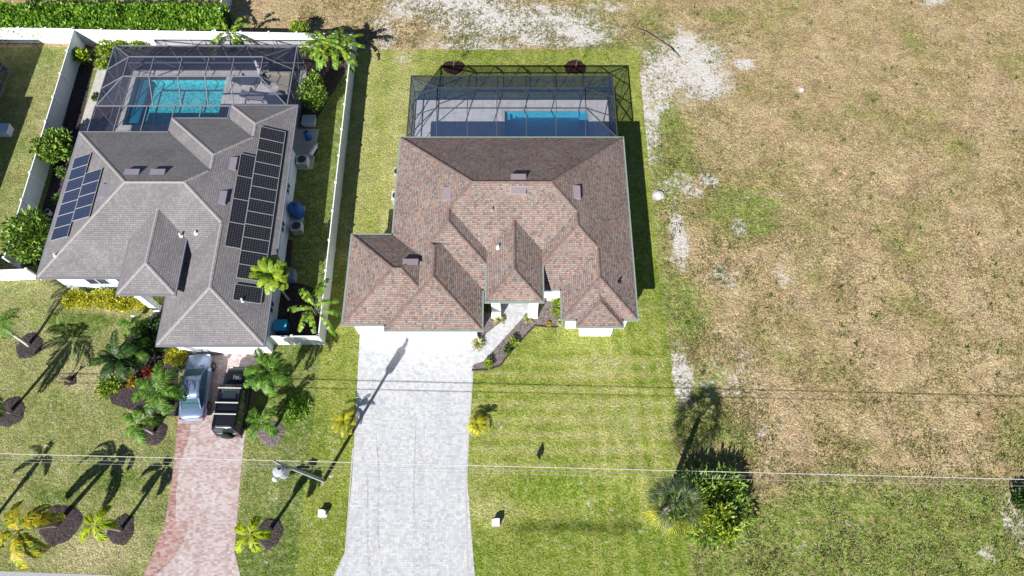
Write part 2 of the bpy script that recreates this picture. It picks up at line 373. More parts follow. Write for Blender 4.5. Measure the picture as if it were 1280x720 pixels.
def f_sand(X, Y):
    s = np.zeros_like(X)
    for b in ((570, 6, 80, 16, .9), (640, 26, 110, 24, .95), (700, 45, 75, 16, .85), (600, 55, 70, 10, .62), (480, 40, 20, 30, .55), (510, 10, 35, 16, .68), (860, 80, 50, 46, .78), (880, 105, 36, 22, .85), (822, 100, 20, 44, .72), (812, 140, 12, 60, .66), (760, 8, 30, 10, .5),
              (808, 165, 7, 40, .62), (928, 80, 14, 8, .8), (850, 235, 30, 16, .45), (848, 300, 12, 40, .7), (885, 225, 14, 8, .8), (925, 285, 12, 9, .7), (852, 470, 14, 32, .72), (900, 345, 20, 14, .5), (978, 345, 12, 14, .5), (910, 470, 50, 30, .28), (955, 545, 40, 30, .15), (1270, 650, 25, 30, .4),
              (1070, 660, 18, 8, .25), (1000, 112, 8, 5, .7), (1170, 3, 25, 6, .5), (1235, 690, 12, 12, .45), (820, 245, 9, 7, .8)):
        s = np.maximum(s, blob(X, Y, *b[:4], .6) * b[4])
    return s
def f_green(X, Y):
    g = np.full_like(X, .36)
    for b in ((920, 270, 70, 45, .75), (850, 190, 30, 70, .65), (940, 280, 40, 22, .95), (870, 400, 50, 60, .5), (560, 40, 60, 30, .55), (810, 50, 60, 14, .6), (1230, 650, 90, 60, .80), (1060, 640, 180, 60, .66), (920, 680, 140, 70, .78), (900, 560, 60, 60, .55), (1100, 560, 60, 20, .5), (1280, 560, 60, 80, .5), (1150, 300, 80, 40, .45)):
        g = np.maximum(g, blob(X, Y, *b[:4], .7) * b[4])
    for b in ((835, 150, 22, 60, .75), (838, 260, 20, 70, .72), (858, 380, 24, 90, .70), (870, 560, 34, 50, .62), (1010, 610, 240, 20, .55), (1060, 700, 260, 60, .85), (1240, 690, 80, 50, .9), (990, 400, 60, 40, .46), (1170, 260, 90, 30, .5), (1200, 60, 60, 40, .45), (900, 20, 60, 14, .5)):
        g = np.maximum(g, blob(X, Y, *b[:4], .8) * b[4])
    g = np.maximum(g, .66 - .32 * sstep(X, 11.5, 17.5 - (Y > 22) * 2.5)) * (X > 5) + g * (X <= 5)
    # the mown verge along the road is greener
    y0 = P(0, 640)[1]; g = np.maximum(g, .88 * (1 - sstep(Y, y0 - .5, y0 + 4.2)))
    g = np.where(X < -14, .30, g)
    return g
def axis(a, b, st, far): return np.concatenate([[-far, -far / 3], np.arange(a, b, st), [far / 3, far]])
field = grid_sheet('ground', axis(-52, 54, .3, 1500), axis(-6, 62, .3, 1500), 0.0, M['field'], {'sand': f_sand, 'green': f_green})
tag(field, kind='structure')
LX0, LX1 = -13.35, 11.05
def f_lgreen(X, Y):
    g = np.full_like(X, .50)
    x0 = P(450, 0)[0]
    g = np.where((X < -8) & (Y > 22), .28 + .1 * np.sin(X * 2.2), g)                    # pale new sod beside the fence
    g = np.maximum(g, .62 * (1 - sstep(Y, P(0, 640)[1] - 1, P(0, 600)[1])) * (X > -3))
    g = np.where((X < -10.5) & (Y < 16), .52, g)
    for b in ((680, 610, 120, 24, .72), (425, 470, 14, 60, .56), (690, 90, 120, 14, .35)): g = np.maximum(g, blob(X, Y, *b[:4], .7) * b[4])
    for b in ((755, 455, 40, 16, .30), (760, 520, 90, 40, .16), (620, 570, 60, 60, .12), (620, 640, 30, 20, .2)): g = g - blob(X, Y, *b[:4], .8) * b[4]
    g += .10 * np.sin(X * 5.6 + Y * .25) * (X > 5) * (Y < 22) + .12 * np.sin(Y * 6.1 + .3 * np.sin(X * .6)) * ((Y > 7) & (Y < 15)) * (X > -2.6)
    return g
def sandy_lawn(X, Y):
    s = np.zeros_like(X)
    for b in ((490, 75, 20, 10, .3), (755, 455, 30, 10, .12)): s = np.maximum(s, blob(X, Y, *b[:4], .6) * b[4])
    return s
ly1 = P(700, 62)[1]
lawn = grid_sheet('lawn', np.arange(LX0, LX1 + .01, .25), np.append(np.arange(.35, ly1, .25), ly1), .004, M['lawn'], {'sand': sandy_lawn, 'green': f_lgreen})
tag(lawn, kind='structure')
def swale(x, y):                                                         # shallow roadside ditch across the front of the lot
    yb = P(700, 648)[1]; d = y - yb
    z = -.30 * (1 - sstep(-d, 0, 1.0)) if d < 0 else -.30 * (1 - sstep(d, 0, 3.4))
    return float(z * sstep(x, -1.2, 1.5) * (1 - sstep(x, 7.4, 9.2)) * (1 + .25 * noise.noise(Vector((x * .4, y * .5, 0)))))
for v in lawn.data.vertices:
    if v.co.y < 9: v.co.z += swale(v.co.x, v.co.y)
for v in field.data.vertices:
    if -1.5 < v.co.x < 9.3 and .8 < v.co.y < 9: v.co.z = -.7
for v in lawn.data.vertices:                                             # ragged edge where the lawn runs into the field
    if v.co.x > LX1 - .3 and v.co.y < 22: k = min(1, (22 - v.co.y) / 8); v.co.x += k * (v.co.x - LX1 + .3) / .3 * max(0, .25 + .9 * noise.noise(Vector((0, v.co.y * .55, 2))) + .5 * noise.noise(Vector((0, v.co.y * 2.3, 5))))
def f_wgreen(X, Y):
    g = np.full_like(X, .46)
    g = np.where(X > -17.5, .60, g)
    for b in ((100, 400, 50, 25, .85), (370, 510, 30, 20, .9), (150, 600, 40, 15, .75), (70, 620, 30, 10, .8)): g = np.maximum(g, blob(X, Y, *b[:4], .7) * b[4])
    for b in ((120, 385, 40, 8, .45), (110, 470, 25, 14, .35), (110, 690, 60, 20, .25)): g = g - blob(X, Y, *b[:4], .8) * b[4]
    return g
wl = grid_sheet('west_lawn', np.append(np.arange(-46, -13.36, .25), -13.35), np.arange(.35, P(0, 57)[1], .25), .004, M['lawn_west'], {'sand': lambda X, Y: 0 * X, 'green': f_wgreen})
tag(wl, kind='structure')
rd = MB(); rd.face([(-60, -9, .01), (60, -9, .01), (60, -.9, .01), (-18, -.2, .01), (P(135, 720)[0], P(135, 719)[1], .01), P3(0, 714, .01), (-60, .9, .01)])
tag(rd.build('road', simple('pale_asphalt', (.33, .33, .34), .9, var=.15, scale=6)), kind='structure')

def sheet(name, pix, z, mat, kind='structure'):
    m = MB(); pts = [P3(*p, z) for p in pix]
    a = sum(pts[i][0] * pts[(i + 1) % len(pts)][1] - pts[(i + 1) % len(pts)][0] * pts[i][1] for i in range(len(pts)))
    if a < 0: pts = pts[::-1]
    m.face(pts); return tag(m.build(name, mat), kind=kind)
sheet('driveway', [(451, 395), (440, 600), (431, 690), (414, 726), (594, 726), (584, 600), (591, 457), (604, 452), (655, 396), (668, 393), (668, 360), (617, 360), (617, 393), (634, 396), (594, 428), (594, 395)], .012, M['paver_white'])
sheet('driveway', [(236, 425), (222, 530), (215, 600), (206, 655), (180, 719), (176, 726), (302, 726), (293, 690), (300, 600), (306, 545), (321, 470), (334, 425)], .012, M['paver_pink'])
sheet('paver_border', [(222, 530), (215, 600), (206, 655), (180, 719), (176, 726), (186, 726), (212, 703), (228, 680), (237, 652), (219, 652), (220, 615), (224, 580), (236, 548), (238, 530)], .018, M['paver_red'])
for q in ([(592, 462), (583, 600), (586, 720), (584, 720), (581.5, 600), (590.5, 462)], [(440.5, 560), (436.8, 610), (431, 690), (414, 726), (416, 726), (433, 690), (438.2, 610), (442, 560)]):
    sheet('paver_edging', q, .02, M['concrete'])

sm_ = NT('tyre_rubber_mark'); sm_.done((.10, .10, .11), .9); tr_ = sm_.n('BsdfTransparent'); mx_ = sm_.n('MixShader'); mx_.inputs[0].default_value = .35; nzf = sm_.ramp(sm_.noise(sm_.pos(), 3, 4), [(.4, (.0,) * 3), (.6, (.22,) * 3)])
sm_.l(nzf, mx_.inputs[0]); sm_.l(tr_.outputs[0], mx_.inputs[1]); sm_.l(sm_.b.outputs[0], mx_.inputs[2]); sm_.l(mx_.outputs[0], sm_.out.inputs[0])
for path in ([(470, 545), (473, 575), (474, 610), (472, 650), (474, 685), (480, 722)], [(459, 590), (460, 620), (459.5, 650), (460, 690), (463, 722)], [(520, 520), (519, 560), (517, 610), (518, 660)]):
    m = MB(); pp = [P(*q) for q in path]
    for a_, b_ in zip(pp, pp[1:]): m.face([(a_[0] - .05, a_[1], .017), (b_[0] - .05, b_[1], .017), (b_[0] + .05, b_[1], .017), (a_[0] + .05, a_[1], .017)])
    tag(m.build('tyre_mark', sm_.m), kind='structure')
# ------------------------------------------------------------------ hip roofs
def clip(poly, a, b, c):
    """keep a*x+b*y+c >= 0"""
    out = []
    for i in range(len(poly)):
        p, q = poly[i], poly[(i + 1) % len(poly)]
        dp = a * p[0] + b * p[1] + c; dq = a * q[0] + b * q[1] + c
        if dp >= 0: out.append(p)
        if (dp >= 0) != (dq >= 0):
            t = dp / (dp - dq); out.append((p[0] + (q[0] - p[0]) * t, p[1] + (q[1] - p[1]) * t))
    return out
def parea(p): return abs(sum(p[i][0] * p[(i + 1) % len(p)][1] - p[(i + 1) % len(p)][0] * p[i][1] for i in range(len(p)))) / 2 if len(p) > 2 else 0
class Hip:
    """rectangle x0..x1, y0..y1 ; eave height e ; pitch p"""
    def __init__(s, x0, x1, y0, y1, e, p):
        s.r = (x0, x1, y0, y1); s.e = e; s.p = p
        # planes z = a x + b y + c, with outward (u) axis
        s.pl = [(p, 0, e - p * x0), (-p, 0, e + p * x1), (0, p, e - p * y0), (0, -p, e + p * y1)]
        wx, wy = (x1 - x0) / 2, (y1 - y0) / 2; w_ = min(wx, wy); s.w = w_
        if wx > wy: s.ridge = [(x0 + w_, y0 + wy), (x1 - w_, y0 + wy)]
        else: s.ridge = [(x0 + wx, y0 + w_), (x0 + wx, y1 - w_)]
        a, b = s.ridge; C = [(x0, y0), (x1, y0), (x1, y1), (x0, y1)]
        if wx > wy: s.hips = [(C[0], a), (C[3], a), (C[1], b), (C[2], b)]
        else: s.hips = [(C[0], a), (C[1], a), (C[2], b), (C[3], b)]
        z = lambda q: s.h(*q)
        if wx > wy: s.faces = [([C[3], C[0], a], 0), ([C[1], C[2], b], 1), ([C[0], C[1], b, a], 2), ([C[2], C[3], a, b], 3)]
        else: s.faces = [([C[3], C[0], a, b], 0), ([C[1], C[2], b, a], 1), ([C[0], C[1], a], 2), ([C[2], C[3], b], 3)]
    def h(s, x, y): return min(a * x + b * y + c for a, b, c in s.pl)
    def inside(s, x, y, t=1e-4): return s.r[0] - t <= x <= s.r[1] + t and s.r[2] - t <= y <= s.r[3] + t
def env(vols, x, y): return max([v.h(x, y) for v in vols if v.inside(x, y)] or [-9])
def build_roof(vols, shear, mat, capmat, parent, name='roof'):
    mb = MB()
    for i, v in enumerate(vols):
        for poly, k in v.faces:
            A, B, C = v.pl[k]; pieces = [poly]
            for j, o in enumerate(vols):
                if j == i: continue
                eps = 1e-4 if j > i else -1e-4
                cons = [(1, 0, -o.r[0]), (-1, 0, o.r[1]), (0, 1, -o.r[2]), (0, -1, o.r[3])] + [(a - A, b - B, c - C - eps) for a, b, c in o.pl]
                new = []
                for pc in pieces:
                    cur = pc
                    for (a, b, c) in cons:
                        outp = clip(cur, -a, -b, -c)
                        if parea(outp) > 1e-3: new.append(outp)
                        cur = clip(cur, a, b, c)
                        if parea(cur) <= 1e-5: cur = None; break
                    # cur = region hidden under o
                pieces = new
            for pc in pieces:
                L = math.sqrt(1 + v.p ** 2)
                uv = [((q[1] if k < 2 else q[0]) + 37, ((abs(q[0] - v.r[0 if k == 0 else 1]) if k < 2 else abs(q[1] - v.r[2 if k == 2 else 3])) * L) + 11 * (k + 1)) for q in pc]
                pts = [shear(q[0], q[1]) + (A * q[0] + B * q[1] + C,) for q in pc]
                n = sum(pts[t][0] * pts[(t + 1) % len(pts)][1] - pts[(t + 1) % len(pts)][0] * pts[t][1] for t in range(len(pts)))
                if n < 0: pts = pts[::-1]; uv = uv[::-1]
                mb.face(pts, 0, uv)
    ro = mb.build(name, mat, parent)
    for v in vols:
        for (a, b), is_r in [(h, 0) for h in v.hips] + [(tuple(v.ridge), 1)]:
            ln = math.hypot(b[0] - a[0], b[1] - a[1])
            if ln < .3: continue
            n = int(ln / .22); run = []
            def flush():
                cb = MB()
                if len(run) > 2:
                    for t in range(len(run) - 1):
                        p, q = Vector(run[t]), Vector(run[t + 1]); d = (q - p); d.z = 0; d.normalize(); sd = Vector((-d.y, d.x, 0)) * .11
                        dz = v.p * .11 * (1 if is_r else .7)
                        up = Vector((0, 0, .022)); li = Vector((0, 0, .012 if t % 2 else .004))
                        c1, c2 = p + up + li, q + up; l1, l2 = p + sd - Vector((0, 0, dz - .02)) + li, q + sd - Vector((0, 0, dz - .02)); r1, r2 = p - sd - Vector((0, 0, dz - .02)) + li, q - sd - Vector((0, 0, dz - .02))
                        cb.face([r1, r2, c2, c1]); cb.face([c1, c2, l2, l1])
                if cb.f: cb.build('ridge_cap', capmat, ro)
            for t in range(n + 1):
                x = a[0] + (b[0] - a[0]) * t / n; y = a[1] + (b[1] - a[1]) * t / n; z = v.h(x, y)
                others = [o.h(x, y) for o in vols if o is not v and o.inside(x, y, -1e-3)]
                if not others or z >= max(others) + .002: run.append(shear(x, y) + (z,))
                else: flush(); run = []
            flush()
    return ro
def outline(parent, pts, z, shear, fm, gm, soffit=True):
    """fascia and gutter along the eave polygon (counter-clockwise), soffit below"""
    P2 = [shear(*p) for p in pts]; g = MB(); s_ = MB()
    for i in range(len(P2)):
        a, b = P2[i], P2[(i + 1) % len(P2)]; d = Vector((b[0] - a[0], b[1] - a[1], 0)).normalized(); o = Vector((d.y, -d.x, 0)) * .055
        g.beam(Vector((a[0], a[1], z - .07)) + o, Vector((b[0], b[1], z - .07)) + o + d * .11, .11, .12)
    go = g.build('gutter', gm, parent)
    s_.face([(x, y, z - .16) for x, y in P2][::-1]); s_.build('soffit', M['white'], parent)
def walls(parent, pts, z1, shear, mat, inset=.5):
    """walls set in from the eave outline"""
    n = len(pts); C = []
    for i in range(n):
        a, b, c = pts[i - 1], pts[i], pts[(i + 1) % n]
        d1 = Vector((b[0] - a[0], b[1] - a[1])).normalized(); d2 = Vector((c[0] - b[0], c[1] - b[1])).normalized()
        n1 = Vector((-d1.y, d1.x)); n2 = Vector((-d2.y, d2.x))
        q = Vector(b) + (n1 + n2) * inset / max(.3, 1 + n1.dot(n2)); C.append(shear(q.x, q.y))
    m = MB()
    for i in range(n):
        a, b = C[i], C[(i + 1) % n]; m.face([(a[0], a[1], 0), (b[0], b[1], 0), (b[0], b[1], z1), (a[0], a[1], z1)])
    return m.build('wall', mat, parent), C
def roof_vent(parent, x, y, vols, shear, facing, mat=None):
    """low slant-backed attic vent; facing = downslope unit vector"""
    z = env(vols, x, y); X, Y = shear(x, y); dx, dy = facing; p = vols[0].p
    m = MB(); w_, l_ = .52, .25; sx_, sy_ = -dy, dx
    def q(a, b, h): return (X + dx * a + sx_ * b, Y + dy * a + sy_ * b, z - p * a + h)
    A = [q(-l_, -w_, .01), q(-l_, w_, .01), q(l_, w_, .20), q(l_, -w_, .20)]; B = [q(-l_, -w_, -.02), q(-l_, w_, -.02), q(l_, w_, -.02), q(l_, -w_, -.02)]
    m.face(A); m.face([A[3], A[2], B[2], B[3]]); m.face([A[0], A[3], B[3], B[0]]); m.face([A[2], A[1], B[1], B[2]]); m.face([q(-l_ - .05, -w_ - .06, .012), q(l_ - .01, -w_ - .06, .012), q(l_ - .01, w_ + .06, .012), q(-l_ - .05, w_ + .06, .012)])
    return m.build('roof_vent', mat or M['vent'], parent, bevel=0)
def vent_pipe(parent, x, y, vols, shear, h=.35, mat=None):
    z = env(vols, x, y); X, Y = shear(x, y); m = MB(); m.lathe((X, Y, z - .05), [(.16, 0), (.15, .06), (.075, .10), (.07, h), (.045, h), (.045, h - .2), (0, h - .2)], 12)
    return m.build('vent_pipe', mat or M['white_metal'], parent)

# ------------------------------------------------------------------ house 2, brown roof
idn = lambda x, y: (x, y)
H2 = empty('house', (0, 0, 0), 0, 'white house with a brown, orange and grey mottled shingle roof and a pale paver driveway', 'house')
E2, PT = 3.0, .49
v2 = [Hip(-8.42, 8.38, 19.4, 30.84, E2, PT), Hip(-8.42, -.2, 18.32, 28.5, E2, PT), Hip(.55, 8.38, 18.32, 28.5, E2, PT), Hip(3.36, 8.38, 16.12, 24, E2, PT),
      Hip(-8.42, -2.02, 15.36, 24, E2, PT), Hip(-11.3, -4, 15.74, 22.5, E2, PT), Hip(4.36, 7.36, 15.6, 19, E2, PT)]
vE = [Hip(-1.72, 2.05, 17.1, 24.5, 3.75, PT)]
build_roof(v2, idn, M['roof_brown'], M['cap_brown'], H2)
# entry roof only where it rises over the main one
def build_entry(vE, vols, shear, mat, capmat, parent, ycut):
    build_roof(vE, shear, mat, capmat, parent, 'entry_roof')
build_entry(vE, v2, idn, M['roof_brown'], M['cap_brown'], H2, 0)
out2 = [(-11.3, 15.74), (-8.42, 15.74), (-8.42, 15.36), (-2.02, 15.36), (-2.02, 18.32), (3.36, 18.32), (3.36, 16.12), (4.36, 16.12), (4.36, 15.6), (7.36, 15.6), (7.36, 16.12), (8.38, 16.12), (8.38, 30.84), (-8.42, 30.84), (-8.42, 22.5), (-11.3, 22.5)]
outline(H2, out2, E2, idn, M['bronze'], M['green_gutter'])
walls2 = [(-11.3, 15.74), (-8.42, 15.74), (-8.42, 15.36), (-2.02, 15.36), (-2.02, 20.0), (3.36, 20.0), (3.36, 16.12), (8.38, 16.12), (8.38, 28.2), (-8.42, 28.2), (-8.42, 22.5), (-11.3, 22.5)]
walls(H2, walls2, E2 - .16, idn, M['wall'], .42)
# front bay wall under the small hip, lanai corner columns
m = MB(); m.box(4.75, 6.97, 15.98, 16.6, 0, E2 - .17); m.build('bay_wall', M['wall'], H2)
for x in (-7.8, 7.75):
    m = MB(); m.box(x - .2, x + .2, 30.2, 30.6, 0, E2 - .17); m.build('column', M['wall'], H2)
# entry volume: raised fascia, side walls above the lower roof, columns
eo = [(-1.72, 17.1), (2.05, 17.1), (2.05, 24.2), (-1.72, 24.2)]
outline(H2, eo, 3.75, idn, M['bronze'], M['green_gutter'])
for q in ((-1.4, -1.25, 19.7, 20.29, 0, 3.58), (1.6, 1.75, 19.7, 20.29, 0, 3.58), (-1.4, -1.25, 20.51, 22.2, 2.6, 3.58), (1.6, 1.75, 20.51, 22.2, 2.6, 3.58), (-1.45, 1.78, 17.42, 17.75, 3.1, 3.59), (-1.45, 1.78, 20.3, 20.5, 0, 3.59)):
    m = MB(); m.box(*q); m.build('entry_wall', M['wall'], H2)
for x in (-1.42, 1.18):
    m = MB(); m.box(x, x + .62, 17.35, 17.97, 0, 3.1); m.box(x - .05, x + .67, 17.3, 18.02, 0, .25); m.box(x - .05, x + .67, 17.3, 18.02, 2.95, 3.1); m.build('column', M['wall'], H2, bevel=.01)
m = MB(); m.box(-.35, .75, 20.24, 20.297, .02, 2.3); d = m.build('entry_door', simple('door_paint', (.10, .06, .04), .4), H2)
m = MB(); m.tube([(.62, 20.22, 1.05), (.62, 20.17, 1.05), (.62, 20.17, 1.2)], .02, 6); m.build('handle', M['chrome'], d)
def garage_door(parent, x0, x1, y, z1=2.35, mat=None):
    m = MB(); m.box(x0 - .1, x1 + .1, y - .035, y - .003, z1, z1 + .12); m.box(x0 - .1, x0, y - .035, y - .003, 0.02, z1); m.box(x1, x1 + .1, y - .035, y - .003, .02, z1)
    f = m.build('garage_frame', M['white_metal'], parent); m = MB(); n = 4
    for k in range(n):
        za = .03 + k * (z1 - .05) / n; m.box(x0 + .01, x1 - .01, y - .03, y - .004, za, za + (z1 - .05) / n - .015)
    m.build('garage_door', mat or M['garage'], parent)
garage_door(H2, -10.6, -8.9, 16.16); garage_door(H2, -7.6, -2.9, 15.78)
def window(parent, a, b, z0, z1, nrm, fm=None):
    """a,b wall points (world), nrm outward"""
    a = Vector((a[0], a[1], 0)); b = Vector((b[0], b[1], 0)); n = Vector((nrm[0], nrm[1], 0)); d = (b - a).normalized()
    m = MB(); ce = n * .02
    for (p, q) in ((a, b), ):
        m.beam(p + ce + Vector((0, 0, z0)), q + ce + Vector((0, 0, z0)), .07, .08); m.beam(p + ce + Vector((0, 0, z1)), q + ce + Vector((0, 0, z1)), .07, .08)
    for p in (a, b, (a + b) / 2): m.beam(p + ce + Vector((0, 0, z0)), p + ce + Vector((0, 0, z1)), .06, .07)
    f = m.build('window', fm or M['white_metal'], parent)
    g = MB(); e = n * .008; g.face([tuple(a + e + Vector((0, 0, z0))), tuple(b + e + Vector((0, 0, z0))), tuple(b + e + Vector((0, 0, z1))), tuple(a + e + Vector((0, 0, z1)))])
    g.build('pane', M['glass_dark'], f)
for y in (19.5, 23.5, 26.3): window(H2, (7.96, y), (7.96, y + 1.1), 1.0, 2.3, (1, 0))
for x in (-6.5, -3, 1, 4.5): window(H2, (x + 1.8, 27.78), (x, 27.78), .1, 2.3, (0, 1))
roof_vent(H2, .45, 25.6, v2, idn, (0, 1)); roof_vent(H2, .45, 24.55, v2, idn, (0, -1))
roof_vent(H2, -4.55, 24.7, v2, idn, (-1, 0)); roof_vent(H2, 4.5, 24.8, v2, idn, (1, 0)); roof_vent(H2, -6.8, 19.65, v2, idn, (0, 1))
vent_pipe(H2, -.95, 20.9, vE, idn); vent_pipe(H2, -1.35, 23.4, v2, idn, .25, M['vent']); vent_pipe(H2, 7.2, 18.6, v2, idn, .25, M['black'])
m = MB(); m.box(2.3, 3.3, 18.7, 18.8, 0, 2.84); m.box(2.1, 3.5, 17.9, 18.75, 2.45, 2.58); m.build('side_wall', M['wall'], H2)

# ------------------------------------------------------------------ house 1, grey roof with solar panels
shr = lambda x, y: (x - .018 * (y - 31), y)
H1 = empty('house', (0, 0, 0), 0, 'white house with a grey shingle roof carrying black and blue solar panels', 'house')
E1, P1 = 3.0, .42
v1 = [Hip(-32.85, -16.65, 19.2, 31.33, E1, P1), Hip(-26.05, -16.65, 19.4, 32.62, E1, P1), Hip(-21.65, -16.65, 22, 33.85, E1, P1), Hip(-23.65, -16.65, 14.3, 27, E1, P1)]
vE1 = [Hip(-26.4, -22.62, 17.5, 25.4, 4.05, P1)]
build_roof(v1, shr, M['roof_grey'], M['cap_grey'], H1)
build_roof(vE1, shr, M['roof_grey'], M['cap_grey'], H1, 'entry_roof')
out1 = [(-32.85, 19.2), (-23.65, 19.2), (-23.65, 14.3), (-16.65, 14.3), (-16.65, 33.85), (-21.65, 33.85), (-21.65, 32.62), (-26.05, 32.62), (-26.05, 31.33), (-32.85, 31.33)]
outline(H1, out1, E1, shr, M['bronze'], M['grey_metal'])
outline(H1, [(-26.4, 17.5), (-22.62, 17.5), (-22.62, 22.5), (-26.4, 22.5)], 4.05, shr, M['bronze'], M['grey_metal'])
walls1 = [(-32.85, 19.2), (-23.65, 19.2), (-23.65, 14.3), (-16.65, 14.3), (-16.65, 31.3), (-21.65, 31.3), (-21.65, 30.0), (-26.05, 30), (-26.05, 28.7), (-32.85, 28.7)]
_, C1 = walls(H1, walls1, E1 - .16, shr, M['wall_sky_tint'], .42)
m = MB(); a = shr(-26.0, 18); 
m.box(a[0], a[0] + .45, 17.85, 18.3, 0, 3.9); m.build('column', M['wall'], H1); a = shr(-23.45, 18)
m = MB(); m.box(a[0], a[0] + .45, 17.85, 18.3, 0, 3.9); m.build('column', M['wall'], H1); a = shr(-26.0, 20)
for q in ((a[0], a[0] + 3.0, 19.9, 20.05, 0, 3.9), (a[0], a[0] + .15, 20.052, 22.3, 3, 3.88), (a[0] + 2.85, a[0] + 3.0, 20.052, 22.3, 3, 3.88)):
    m = MB(); m.box(*q); m.build('entry_wall', M['wall'], H1)
m = MB(); m.box(a[0] + .9, a[0] + 2.0, 19.84, 19.895, .02, 2.3); dd = m.build('entry_door', simple('door_paint_dark', (.05, .05, .06), .4), H1)
m = MB(); m.tube([(a[0] + 1.9, 19.83, 1.0), (a[0] + 1.9, 19.78, 1.0), (a[0] + 1.9, 19.78, 1.15)], .02, 6); m.build('handle', M['chrome'], dd)
for x in (-21.65, -18.65):
    a = shr(x, 31.5); m = MB(); m.box(a[0] + .4, a[0] + .8, 33.1, 33.5, 0, 2.84); m.build('column', M['wall'], H1)
gx = shr(-23, 14.7)[0]; garage_door(H1, gx + .35, gx + 5.3, 14.72)
def wallpt(y): a = shr(-16.65 - .42, y); return a
for y in (17.2, 20.3, 23.6, 26.9): window(H1, wallpt(y), wallpt(y + .9), 1.1, 2.2, (1, 0))
a = shr(-30.4, 19.62); window(H1, a, (a[0] + 1.5, a[1]), .9, 2.2, (0, -1)); a = shr(-28.2, 19.62); window(H1, a, (a[0] + 1.2, a[1]), .9, 2.2, (0, -1))
for x in (-25.2, -31.2, -29): a = shr(x, 28.28 if x < -26 else 29.58); window(H1, (a[0] + 1.7, a[1]), a, .1, 2.3, (0, 1))
for x, y in ((-26.7, 26.3), (-24.9, 26.3)): roof_vent(H1, x, y, v1, shr, (0, 1), M['vent_grey'])
for x, y in ((-20.05, 27.5), (-20.3, 24.6)): roof_vent(H1, x, y, v1, shr, (1, 0), M['vent_grey'])
roof_vent(H1, -28.6, 25.0, v1, shr, (-1, 0), M['vent_grey'])
vent_pipe(H1, -22.9, 21.8, vE1, shr); vent_pipe(H1, -21.9, 22.0, v1, shr, .25); vent_pipe(H1, -18.2, 17.2, v1, shr, .3); vent_pipe(H1, -31.6, 20.6, v1, shr, .3)

t = NT('solar_black'); uv = t.n('UVMap').outputs[0]; br = t.n('TexBrick', Scale=1.0); br.offset = 0
br.inputs['Color1'].default_value = (.010, .010, .014, 1); br.inputs['Color2'].default_value = (.016, .016, .022, 1); br.inputs['Mortar'].default_value = (.075, .075, .085, 1)
br.inputs['Mortar Size'].default_value = .014; br.inputs['Brick Width'].default_value = .168; br.inputs['Row Height'].default_value = .168
t.l(uv, br.inputs['Vector']); M['pv_black'] = t.done(br.outputs[0], .18, 0, .5)
t = NT('solar_blue'); uv = t.n('UVMap').outputs[0]; br = t.n('TexBrick', Scale=1.0); br.offset = 0
br.inputs['Color1'].default_value = (.008, .013, .042, 1); br.inputs['Color2'].default_value = (.010, .018, .055, 1); br.inputs['Mortar'].default_value = (.09, .10, .14, 1)
br.inputs['Mortar Size'].default_value = .012; br.inputs['Brick Width'].default_value = 2.0; br.inputs['Row Height'].default_value = .16
t.l(uv, br.inputs['Vector']); M['pv_blue'] = t.done(br.outputs[0], .2, 0, .5)
def solar(x0, x1, y0, y1, east, mat, lab):
    """panel on the east or west slope: x0..x1 (plan), y0..y1; follows the slope"""
    zf = (lambda x: E1 + P1 * (-16.65 - x)) if east else (lambda x: E1 + P1 * (x + 32.85))
    L = math.sqrt(1 + P1 * P1); g = MB(); fr = MB()
    def q(x, y, h): return shr(x, y) + (zf(x) + h,)
    i = .03
    g.face([q(x0 + i, y0 + i, .115), q(x1 - i, y0 + i, .115), q(x1 - i, y1 - i, .115), q(x0 + i, y1 - i, .115)], 0, [(0, 0), ((x1 - x0) * L, 0), ((x1 - x0) * L, y1 - y0), (0, y1 - y0)])
    p = g.build('solar_panel', mat, H1)
    for a, b in (((x0, y0), (x1, y0)), ((x1, y0), (x1, y1)), ((x1, y1), (x0, y1)), ((x0, y1), (x0, y0))):
        fr.beam(q(*a, .10), q(*b, .10), .034, .05)
    for xx in (x0 + .25, x1 - .25): fr.beam(q(xx, y0, .05), q(xx, y1, .05), .04, .06)
    fr.build('panel_frame', M['panel_edge'], p)
Lp = math.sqrt(1 + P1 * P1); M['panel_edge'] = simple('bright_aluminium', (.27, .27, .28), .5)
# black array on the east slope: one column of landscape panels, four portrait ones beside it, one on its own
def yx(px, py): 
    # pixel -> plan x,y on the east slope, unsheared
    h = 4.0
    for _ in range(30):
        x, y = P(px, py, h); x += .018 * (y - 31); h = E1 + P1 * (-16.65 - x) + .11
    return x, y
yt = yx(340, 161)[1]; yb = yx(309, 349)[1]
n = 12; st = (yt - yb) / n; xl, xr = yx(325, 161)[0], yx(357, 165)[0]; xl = xr - 1.75 / Lp
for k in range(n): solar(xl, xr, yb + k * st + .01, yb + (k + 1) * st - .01, True, M['pv_black'], '')
y4t = yx(308, 193)[1]; y4b = yx(290, 309)[1]; s4 = (y4t - y4b) / 4
for k in range(4): solar(xl - .02 - 1.02 / Lp, xl - .02, y4b + k * s4 + .01, y4b + (k + 1) * s4 - .01, True, M['pv_black'], '')
ya, yb2 = yx(308, 357)[1], yx(308, 377)[1]; solar(xl, xr, yb2, ya, True, M['pv_black'], '')
def yw(px, py):
    h = 4.0
    for _ in range(30):
        x, y = P(px, py, h); x += .018 * (y - 31); h = E1 + P1 * (x + 32.85) + .11
    return x, y
a0 = yw(102, 195); a1 = yw(75, 298); xw0 = yw(93, 200)[0]; s7 = (a0[1] - a1[1]) / 7
xw0 = -32.45
for k in range(7): solar(xw0, xw0 + 1.72 / Lp, a1[1] + k * s7 + .012, a1[1] + (k + 1) * s7 - .012, False, M['pv_blue'], '')
b0 = yw(122, 212)[1]; 
